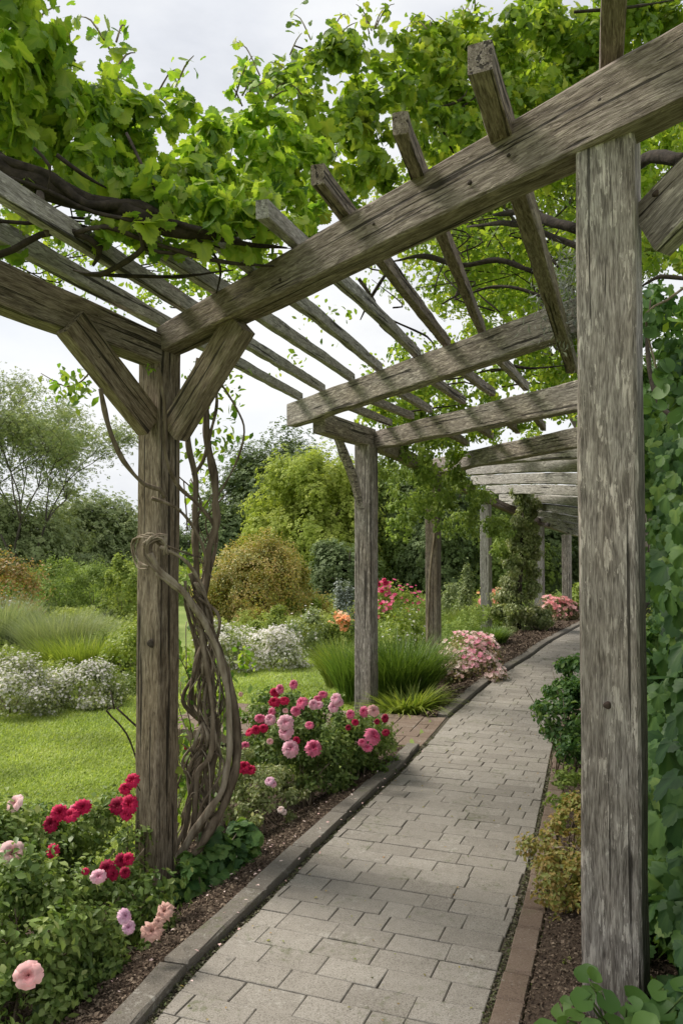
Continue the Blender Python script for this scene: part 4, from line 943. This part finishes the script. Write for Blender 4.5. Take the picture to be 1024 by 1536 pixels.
for c_, pm in PET.items():
    for v_ in range(2):
        if c_ in ('crimson', 'dark', 'hot'): me = rose_mesh('rose_petals', 6, .40, .92, v_, 1.0)
        elif c_ in ('pale', 'coral'): me = rose_mesh('rose_petals', 6, .07, .58, v_ + 5, 1.2)
        elif c_ == 'dusty': me = rose_mesh('rose_petals', 3, .5, 1.35, v_ + 9, .7)
        else: me = rose_mesh('rose_petals', 6, .2, .82, v_ + 3, 1.05)
        me.materials.append(pm); RM[c_, v_] = me
mbS = MB(); tube(mbS, [(0, 0, -1.6), (.05, .03, -.9), (0, 0, -.22)], [.035, .035, .05], 5, .3, .1)
for i in range(5):
    a = i * 1.257; mbS.add([(0, 0, -.3), (.12*math.cos(a-.3), .12*math.sin(a-.3), -.24), (.42*math.cos(a), .42*math.sin(a), -.12), (.12*math.cos(a+.3), .12*math.sin(a+.3), -.24)], [(0, 1, 2, 3)])
STM = mbS.mesh('stem', True); STM.materials.append(STEM)
def rose(parent, px, py, dpx, D, kind, face=None):
    p = P(px, py, D); s = dpx / F * D
    o = bpy.data.objects.new('rose', RM[kind, random.randint(0, 1)]); COL.objects.link(o)
    d = Vector((CAM[0] - p[0], CAM[1] - p[1], .0)).normalized() * random.uniform(.7, 1.1) + Vector((random.gauss(0, .28), random.gauss(0, .2), random.uniform(.45, .8)))
    qn = d.to_track_quat('Z', 'Y')
    o.matrix_basis = Matrix.LocRotScale(Vector(p), qn, Vector((s * random.uniform(.85, 1.12), s * random.uniform(.85, 1.12), s * random.uniform(.8, 1.3)))); o.parent = parent; o.matrix_parent_inverse = Matrix.Translation(parent.location).inverted()
    st_ = bpy.data.objects.new('stem', STM); COL.objects.link(st_); st_.parent = o
    return o
def cluster(parent, px, py, wpx, D, kind, n=4, r=17):
    for i in range(n): rose(parent, px + random.uniform(-.5, .5) * wpx, py + random.uniform(-.35, .35) * wpx, r * random.uniform(.85, 1.15), D + random.uniform(-.03, .03), kind)

rb, pts = blobplant('rose_bush', 'large rose bush with pale pink and crimson roses left of the near post', 'rose bush',
  [(45,1400,2.9,.36),(-40,1320,3.2,.36),(110,1310,3.4,.32),(170,1370,3.3,.25),(180,1265,3.8,.24),(125,1450,2.95,.22),(10,1510,2.65,.28),(225,1405,3.4,.13),(50,1270,3.5,.22),(-20,1420,2.7,.3),(90,1520,2.75,.14)], 24000, .032, T_OVAL, LF['rose'], nl=14)
for a in [(23,1205,27,3.5,'pale'),(18,1280,38,3.1,'pale'),(43,1463,38,2.5,'coral'),(148,1314,23,3.1,'pink'),(188,1374,21,3.0,'mauve'),(193,1391,22,3.0,'mauve'),(228,1396,34,3.05,'dusty'),(247,1366,28,3.1,'dusty'),(238,1382,16,3.05,'dusty'),(80,1276,22,3.3,'crimson'),(128,1307,12,3.2,'crimson'),(76,1235,27,3.45,'dark'),(90,1218,26,3.45,'crimson'),(105,1222,26,3.45,'crimson'),(124,1210,25,3.5,'crimson'),(112,1214,20,3.5,'hot'),(198,1170,24,3.65,'crimson'),(188,1182,22,3.65,'crimson'),(176,1208,26,3.6,'dark'),(194,1205,30,3.6,'crimson'),(190,1218,24,3.6,'crimson'),(160,1303,26,3.3,'dark'),(170,1312,18,3.3,'dark'),(182,1290,22,3.35,'dark'),(192,1288,20,3.35,'crimson'),(188,1308,18,3.3,'dark')]: rose(rb, a[0], a[1], a[2] * 1.1, a[3] - .2, a[4])
# ferny leaves within the front bush
rb2, pts = blobplant('rose_bush', 'rounded rose bush full of pink and magenta roses by the kerb before the second post', 'rose bush',
  [(430,1100,5.6,.36),(500,1125,5.5,.38),(552,1130,5.75,.26),(405,1130,5.2,.26),(480,1160,5.2,.27),(375,1095,5.5,.22),(540,1165,5.45,.2),(430,1068,5.6,.22),(495,1082,5.6,.24),(548,1098,5.7,.18),(460,1110,5.3,.24)], 26000, .031, T_OVAL, LF['rose'], nl=14)
for a in [(428,1083,22,5.0,'pink'),(428,1097,24,5.0,'pink'),(436,1122,26,4.95,'pink'),(470,1121,28,4.9,'hot'),(420,1033,14,5.5,'hot'),(412,1038,14,5.5,'crimson'),(440,1026,14,5.5,'hot'),(411,1052,18,5.3,'crimson'),(426,1050,14,5.3,'crimson'),(452,1053,19,5.25,'hot'),(444,1066,17,5.2,'hot'),(384,1094,13,5.1,'crimson'),(395,1092,14,5.1,'crimson'),(374,1097,13,5.1,'crimson'),(503,1047,16,5.3,'pink'),(508,1053,14,5.3,'pink'),(500,1060,15,5.3,'pink'),(484,1041,13,5.4,'hot'),(476,1048,12,5.4,'hot'),(470,1056,14,5.3,'pink'),(478,1057,12,5.3,'pink'),(525,1071,14,5.35,'hot'),(545,1067,15,5.4,'hot'),(560,1066,17,5.4,'coral'),(533,1083,12,5.3,'crimson'),(522,1091,9,5.3,'dark'),(560,1103,25,5.25,'hot'),(543,1113,13,5.2,'hot'),(551,1121,14,5.2,'hot'),(577,1077,12,5.5,'dark'),(565,1082,9,5.5,'dark'),(578,1098,12,5.45,'dark'),(464,1087,12,5.15,'hot'),(405,1078,17,5.2,'pink'),(390,1077,15,5.2,'hot'),(407,1068,13,5.25,'hot'),(366,1150,20,4.7,'crimson'),(376,1154,15,4.7,'crimson'),(368,1118,13,5.0,'hot'),(445,1110,12,5.05,'crimson'),(405,1112,9,5.1,'coral'),(428,1066,9,5.3,'coral')]: rose(rb2, a[0], a[1], a[2] * 1.18, a[3] - .14, a[4])
rb3, pts = blobplant('rose_bush', 'pale leafy rose bush with one mauve rose between kerb and twisted vine', 'rose bush',
  [(395,1190,4.75,.22),(350,1165,4.7,.2),(430,1195,4.9,.17),(380,1215,4.6,.13),(330,1200,4.9,.2)], 26000, .026, T_DIA, LF['white'], nl=10)
for a in [(404,1171,16,4.5,'mauve'),(410,1175,12,4.5,'pink'),(421,1214,12,4.6,'blush'),(426,1218,9,4.6,'blush')]: rose(rb3, *a[:3], a[3] - .12, a[4])
rb4, pts = blobplant('rose_bush', 'small rose bush with two red roses glimpsed behind the twisted vine stems', 'rose bush', [(290,1170,4.8,.22),(270,1140,5.0,.2),(325,1080,5.2,.16)], 24000, .026, T_DIA, LF['rose'], nl=8)
for a in [(275,1118,16,4.75,'crimson'),(277,1143,14,4.7,'crimson'),(361,1041,10,5.2,'dusty')]: rose(rb4, *a)
blobplant('broad_leaf_plant', 'dark green broad-leaved plant at the foot of the twisted vine', 'plant', [(330,1290,3.95,.15),(352,1265,4.1,.13),(300,1315,3.8,.12),(360,1300,3.95,.09),(285,1335,3.75,.08)], 7500, .07, T_GRAPE, LF['ivy'], droop=.6, nl=8)
blobplant('low_ground_cover', 'small-leaved ground cover in front of the near left post', 'plant', [(245,1405,3.25,.10),(270,1420,3.2,.07),(225,1430,3.1,.08),(285,1395,3.4,.05)], 20000, .022, T_DIA, LF['rose'])

# ------------------------------------------------------------------ garden shrubs
def grass_clump(name, label, px0, px1, ytop, D, n, mat, wd=.008, lean=.3, curve=.5, depth=None, group=None, cat='grass clump'):
    c = onG((px0+px1)/2, D); wm = (px1-px0)/F*D/2; h = P((px0+px1)/2, ytop, D)[2] - c[2]; dp = depth or wm * .8
    o = empty(name, c, label, cat, group)
    a = RNG.random(n) * 2 * math.pi; r = np.sqrt(RNG.random(n)) * .62
    x, y = c[0] + np.cos(a) * r * wm, c[1] + np.sin(a) * r * dp
    p = np.stack([x, y, gz(x, y)], 1); hh = h * RNG.uniform(.6, 1.15, n) * (1.05 - .35 * r)
    leafobj('blades', [blades(p, hh, wd, lean, curve, None, 5, a + RNG.normal(size=n) * .7)], mat, o); return o
grass_clump('ornamental_grass', 'tall deep green strappy grass clump around the foot of the second post', 528, 668, 950, 8.75, 2600, LF['grass'], .012, .22, .45)
grass_clump('ornamental_grass', 'tall green grass tuft left of the second post by the lawn', 500, 560, 958, 8.9, 900, LF['grass'], .010, .18, .35)
grass_clump('ornamental_grass', 'short arching bright lily leaves at the corner of the side path', 572, 650, 1025, 7.95, 700, LF['lime'], .022, .35, .9)
grass_clump('ornamental_grass', 'feathery yellow-green grass at the lawn edge left of the second post', 478, 545, 955, 10.4, 1500, LF['lime'], .010, .2, .5)
grass_clump('ornamental_grass', 'low green grass between pink shrub and ivy-clad column', 695, 770, 938, 12.3, 1200, LF['grass'], .012, .3, .6)
grass_clump('ornamental_grass', 'soft meadow grass behind the fourth post', 650, 790, 905, 17, 2200, LF['lime'], .014, .2, .4, 1.5)
grass_clump('ornamental_grass', 'pale feathery grass patch in the middle of the left border', 25, 165, 912, 12.5, 3600, LF['pgrass'], .010, .2, .45)
grass_clump('ornamental_grass', 'yellow-green grass drift behind the white-flowered bushes', 40, 215, 945, 11.2, 3600, LF['lime'], .010, .25, .5)
grass_clump('ornamental_grass', 'tall pale grass at the left edge of the border', -60, 60, 890, 13.5, 2400, LF['pgrass'], .011, .15, .35)
W = (PET['white'],)
wg = 'white-flowered bushes edging the lawn'
shrub('flowering_bush', 'white-flowered bush edging the lawn at the far left', 'flowering bush', -70, 105, 984, 8.8, LF['white'], 16000, .028, T_DIA, .5, [(PET['white'], 1500, .028, 1.6)], wg, 22)
shrub('flowering_bush', 'low white-flowered bush edging the lawn, just left of the near post', 'flowering bush', 45, 195, 992, 9.3, LF['white'], 15000, .028, T_DIA, .5, [(PET['white'], 2000, .027, 1.6)], wg, 22)
shrub('flowering_bush', 'spreading bush thick with white blossom across the lawn, right of the twisted vine', 'flowering bush', 345, 462, 935, 12.6, LF['white'], 12000, .034, T_DIA, .6, [(PET['white'], 4200, .034, 1.3)], wg, 22)
shrub('flowering_bush', 'sparser white-flowered bush partly hidden by the twisted vine', 'flowering bush', 285, 375, 925, 12.2, LF['white'], 5000, .045, T_DIA, .5, [(PET['white'], 700, .035, 1.3)], wg, 12)
shrub('garden_shrub', 'yellow-green shrub at the lawn edge touching the left of the near post', 'shrub', 150, 240, 925, 10.6, LF['lime'], 6000, .045, T_DIA, .6)
shrub('garden_shrub', 'small dark green shrub between pale grass and yellow-green shrub', 'shrub', 95, 195, 950, 11.8, LF['mid'], 4500, .045, T_DIA, .5)
shrub('garden_shrub', 'reddish orange tinted shrub at the far left in front of the trees', 'shrub', -70, 80, 818, 20, LF['orange'], 6500, .08, T_DIA, 1.2)
shrub('garden_shrub', 'grey-green tall perennial in front of the orange shrub', 'shrub', -40, 60, 880, 15, LF['silver'], 3500, .06, T_DIA, .8)
hg = 'clipped evergreens behind the left border'
shrub('clipped_evergreen', 'rounded clipped green hedge mound, left one of the pair', 'hedge', 55, 125, 832, 24, LF['mid'], 7500, .075, T_DIA, 1.0, (), hg, 20, lr=(.4,.6))
shrub('clipped_evergreen', 'long clipped green hedge between the mound and the upright conifer', 'hedge', 95, 190, 838, 25, LF['mid'], 9000, .075, T_DIA, 1.0, (), hg, 24, lr=(.4,.6))
shrub('upright_conifer', 'upright bright green conifer directly left of the near post', 'conifer', 155, 222, 822, 20, LF['light'], 7500, .07, T_DIA, .6, (), None, 20, .0, lr=(.3,.5))
shrub('golden_shrub', 'big dome-shaped shrub turning golden orange behind the lawn', 'shrub', 292, 486, 792, 19, LF['gold'], 90000, .055, T_DIA, 1.5, (), None, 44, lr=(.32,.46))
shrub('garden_shrub', 'lime green low shrub at the right foot of the golden shrub', 'shrub', 405, 485, 895, 18.5, LF['lime'], 3500, .07, T_DIA)
sg = 'low shrubs beyond the lawn'
shrub('garden_shrub', 'fresh green mound beyond the lawn behind the white blossom', 'shrub', 375, 445, 912, 15, LF['light'], 4500, .055, T_DIA, None, (), sg)
shrub('garden_shrub', 'broad grey-green mound right of the white blossom', 'shrub', 425, 502, 915, 14.3, LF['grey'], 5000, .055, T_DIA, None, [(PET['white'], 60, .04, 1)], sg)
shrub('silver_shrub', 'upright silvery blue shrub left of the second post', 'shrub', 497, 540, 868, 16.5, LF['silver'], 4500, .055, T_DIA)
shrub('flowering_bush', 'dark bush topped with orange and yellow flowers left of the second post', 'flowering bush', 488, 545, 912, 14.6, LF['mid'], 4000, .05, T_DIA, None, [(PET['orange'], 130, .07, .3)])
fb = shrub('flowering_bush', 'tall bush with red and pink flowers between the second and third posts', 'flowering bush', 545, 645, 866, 17, LF['light'], 7000, .06, T_DIA, None, [(PET['hot'], 120, .08, .25)])
for a in [(568,876,10),(578,874,10),(572,886,9),(576,870,8),(564,870,8),(571,905,7)]: rose(fb, a[0], a[1], a[2], 15.6, 'crimson')
shrub('garden_shrub', 'pale yellow-green feathery mound between the second and third posts', 'shrub', 552, 650, 903, 13, LF['lime'], 6500, .05, T_DIA, None, [(PET['white'], 90, .03, 1)])
shrub('flowering_bush', 'pink-flowered bush beside the kerb, right of the third post', 'flowering bush', 645, 760, 943, 9.9, LF['pinks'], 9000, .042, T_DIA, .75, [(PET['blush'], 420, .05, .8), (PET['pink'], 130, .05, .3)])
shrub('flowering_bush', 'darker bush with pink flowers beside the kerb between fifth and sixth posts', 'flowering bush', 802, 862, 893, 17, LF['pinks'], 5500, .06, T_DIA, None, [(PET['coral'], 160, .08, .5)])
shrub('flowering_bush', 'orange and pink flowers behind the fourth post', 'flowering bush', 700, 765, 880, 20, LF['light'], 3500, .07, T_DIA, None, [(PET['orange'], 90, .12, .3), (PET['coral'], 60, .12, .3)])
shrub('garden_shrub', 'slim grey-green conifer shrub between third and fourth posts', 'shrub', 682, 716, 845, 19, LF['grey'], 3500, .06, T_DIA)
shrub('garden_shrub', 'mid green upright bush beside the slim grey conifer', 'shrub', 655, 700, 865, 20, LF['grey'], 3000, .07, T_DIA)
shrub('garden_shrub', 'bright yellow-green bush at the far end of the path', 'shrub', 850, 905, 872, 22, LF['lime'], 3500, .08, T_DIA)
shrub('garden_shrub', 'sunlit light green bush behind the big post on the right', 'shrub', 955, 1045, 895, 8.5, LF['light'], 5500, .05, T_DIA)
o = empty('ivy_column', onG(778, 14.4), 'tall ivy-clad column flaring at its foot beside the fifth post', 'climber')
ch = []
for px, py, r, m in [(786,760,.3,1),(784,785,.32,1),(782,810,.34,1),(780,835,.36,1),(778,860,.4,1),(776,885,.46,1),(774,912,.52,1),(775,940,.52,1),(790,935,.44,1)]:
    p, nn, rn = lumps(P(px, py, 14.4), (r, r, .4), int(9500 * r), 14, .6, zmin=lambda x, y: gz(x, y), up=.1); ch.append(leaves(p, nn, .05, T_DIA, .7, rn))
leafobj('foliage', ch, LF['white'], o)
mb = MB(); tube(mb, [onG(778, 14.4), P(779, 880, 14.4), P(783, 800, 14.4), P(786, 755, 14.4)], [.05, .045, .04, .03], 8, .2); mb.build('stem', DBARK, o, True)

def cover(name, px0, px1, D0, D1, n, h0, leaf, mat, seed, kind_name):
    D = np.exp(RNG.uniform(math.log(D0), math.log(D1), n)); x = (RNG.uniform(px0, px1, n) - PX0) / F * D
    kk = (x < XL(D) - 1.5) | (D > 23); x, D = x[kk], D[kk]; n = len(x)
    nz_ = np.array([noise.noise(Vector((a * .9, b * .9, seed))) + .6 * noise.noise(Vector((a * 3, b * 3, seed + 3))) for a, b in zip(x, D)])
    hh = np.clip(h0 * (1 + .9 * nz_), .05, 3); p = np.stack([x, D, gz(x, D) + hh * RNG.random(n) ** .45], 1)
    leafobj(name, [leaves(p, RNG.normal(size=(n, 3)) * .5 + np.array([0, -.5, .7]), leaf, T_SPRIG, .1, np.clip(.5 + nz_ * .6 + RNG.normal(size=n) * .15, 0, 1))], mat)['kind'] = 'stuff'
cover('meadow_planting', -120, 225, 9.9, 22, 26000, .34, .07, LF['lime'], 2, '')
cover('meadow_planting', -120, 260, 14, 22, 14000, .3, .08, LF['light'], 9, '')
cover('meadow_planting', 290, 560, 14.2, 26, 22000, .42, .08, LF['light'], 5, '')
cover('meadow_planting', 560, 900, 13.5, 26, 22000, .45, .08, LF['mid'], 7, '')

# ------------------------------------------------------------------ trees
def tree(label, cpx, wpx, ytop, ybot, D, mat, n, leaf, nl=26, trunk_r=.18, cat='tree', name='broadleaf_tree', depth=None, group='trees behind the garden', tmpl=T_SPRIG, lr=(.32,.5), open_=False, bz=None, gpx=None):
    g = onG(gpx or cpx, D); top = P(cpx, ytop, D)[2]; bot = P(cpx, ybot, D)[2] if bz is None else bz; w = wpx / F * D / 2; dp = depth or w
    o = empty(name, g, label, cat, group)
    ctr = np.array([P(cpx, 600, D)[0], g[1], (top + bot) / 2]); rz = (top - bot) / 2
    p, nn, rn = lumps(ctr, (w, dp, rz), n, nl, .5, lr=lr, up=.45, spread=.28, fill=.1, zmin=lambda x, y: gz(x, y) + .05)
    leafobj('crown', [leaves(p, nn, leaf, tmpl, .3, rn)], mat, o)
    mb = MB(); tube(mb, [g - np.array([0, 0, .3]), g * .5 + ctr * .5 + np.array([.1, 0, 0]), ctr + np.array([0, 0, rz * .5])], [trunk_r, trunk_r * .7, trunk_r * .25], 8, .6, .2)
    for i in range(11):
        a = i * 2.4; s = g * (1 - .35 - .04 * i) + ctr * (.35 + .04 * i); e = ctr + np.array([math.cos(a) * w * .75, math.sin(a) * dp * .7, rz * random.uniform(-.3, .7)])
        tube(mb, [s, (s + e) / 2 + np.array([0, 0, .12 * w]), e], [trunk_r * .45, trunk_r * .28, trunk_r * .08], 6, .5, .2)
    mb.build('trunk', TBARK, o, True); return o
def open_tree(label, cpx, D, ytop, spread_px, mat, name='open_tree', group='trees behind the garden', lv=5, seed=3, n_end=26, leaf=.22):
    rs = random.Random(seed); g = onG(cpx, D); H = P(cpx, ytop, D)[2] - g[2]; o = empty(name, g, label, 'tree', group); mb = MB(); ends = []
    def grow(p, d, l, r, k):
        e = p + d * l; m = (p + e) / 2 + np.array([rs.gauss(0, .04), rs.gauss(0, .04), .03]) * l
        tube(mb, [p, m, e], [r, r * .85, r * .66], 5 if k < 3 else 7, .5, .2)
        if k <= 3: ends.append((e, d, l)); ends.append((m, d, l)); ends.append(((m + e) / 2, d, l))
        if k == 0: return
        for _ in range(3 if k > 1 else 2):
            nd = d + np.array([rs.gauss(0, .48), rs.gauss(0, .48), rs.gauss(.10, .22)]); nd /= np.linalg.norm(nd); grow(e, nd, l * rs.uniform(.66, .84), r * .62, k - 1)
    for i in range(4):
        a = i * 1.57 + .4; d = np.array([math.cos(a) * .33, math.sin(a) * .33, 1]); d /= np.linalg.norm(d); grow(g + np.array([math.cos(a), math.sin(a), 0]) * .15, d, H * .43, .085, lv - 1)
    ch = []
    for e, d, l in ends:
        q = e + RNG.normal(size=(n_end, 3)) * np.array([.45, .45, .28]) * l * .75; ch.append(leaves(q, RNG.normal(size=(n_end, 3)) * .5 + np.array([0, 0, .9]), leaf, T_SPRIG, .2))
    leafobj('crown', ch, mat, o); mb.build('trunk', TBARK, o, True); return o
open_tree('airy tree with visible thin branches against the sky at the far left', 30, 46, 650, 200, LF['grey'], lv=5, n_end=24, leaf=.2)
tree('soft grey-green tree below the airy tree at the left edge', -10, 300, 725, 1000, 50, LF['grey'], 26000, .36, 60)
tree('soft grey-green tree in the gap between the airy tree and the near post', 140, 220, 740, 1000, 56, LF['grey'], 24000, .36, 60)
tree('distant low green tree just left of the near post', 225, 150, 757, 1000, 64, LF['mid'], 12000, .42, 30)
tree('rounded dark green tree between near post and light green tree', 405, 220, 655, 1010, 50, LF['dark'], 34000, .32, 80)
tree('dark green tree behind the golden shrub', 320, 160, 745, 980, 46, LF['dark'], 15000, .34, 40)
tree('bright light green tree left of the second post', 480, 225, 664, 960, 29, LF['ylight'], 44000, .17, 90, lr=(.26,.40))
tree('mid green tree directly behind the second post', 580, 170, 680, 960, 30, LF['mid'], 32000, .18, 70)
tree('dark leafy tree behind the third post', 660, 170, 690, 960, 28, LF['dark'], 28000, .18, 60)
tree('mid green tree behind the fourth post', 740, 160, 715, 960, 28, LF['mid'], 24000, .18, 60)
tree('dark green tree behind the ivy-clad column', 805, 140, 725, 960, 29, LF['dark'], 20000, .2, 50)
tree('dark tree closing the far end of the path', 885, 150, 715, 960, 34, LF['dark'], 20000, .24, 50)
tree('tall dark tree beyond the shed at the right', 1010, 240, 520, 960, 26, LF['dark'], 26000, .2, 60)
tree('tall bright green tree overhanging the right half of the pergola', 800, 520, 60, 560, 12, LF['light'], 30000, .11, 70, trunk_r=.16, depth=2.5, lr=(.16, .3), gpx=975)
tree('small dark understorey tree behind the second post and golden shrub', 520, 130, 800, 960, 24, LF['dark'], 14000, .14, 34)
# continuous undergrowth at the wood's edge
n = 60000; px = RNG.uniform(-250, 1300, n); D = RNG.uniform(28, 40, n); x = (px - PX0) / F * D
hh = np.array([1.0 + 1.3 * noise.noise(Vector((a * .35, b * .35, 2))) + .5 * noise.noise(Vector((a * 1.3, b * 1.3, 4))) for a, b in zip(x, D)]); hh = np.clip(hh * .8, .3, 2.4)
p = np.stack([x, D, gz(x, D) + hh * RNG.random(n) ** .5], 1)
leafobj('undergrowth', [leaves(p, RNG.normal(size=(n, 3)) * .7 + np.array([0, -.5, .6]), .22, T_SPRIG, .2)], LF['mid'])['kind'] = 'stuff'
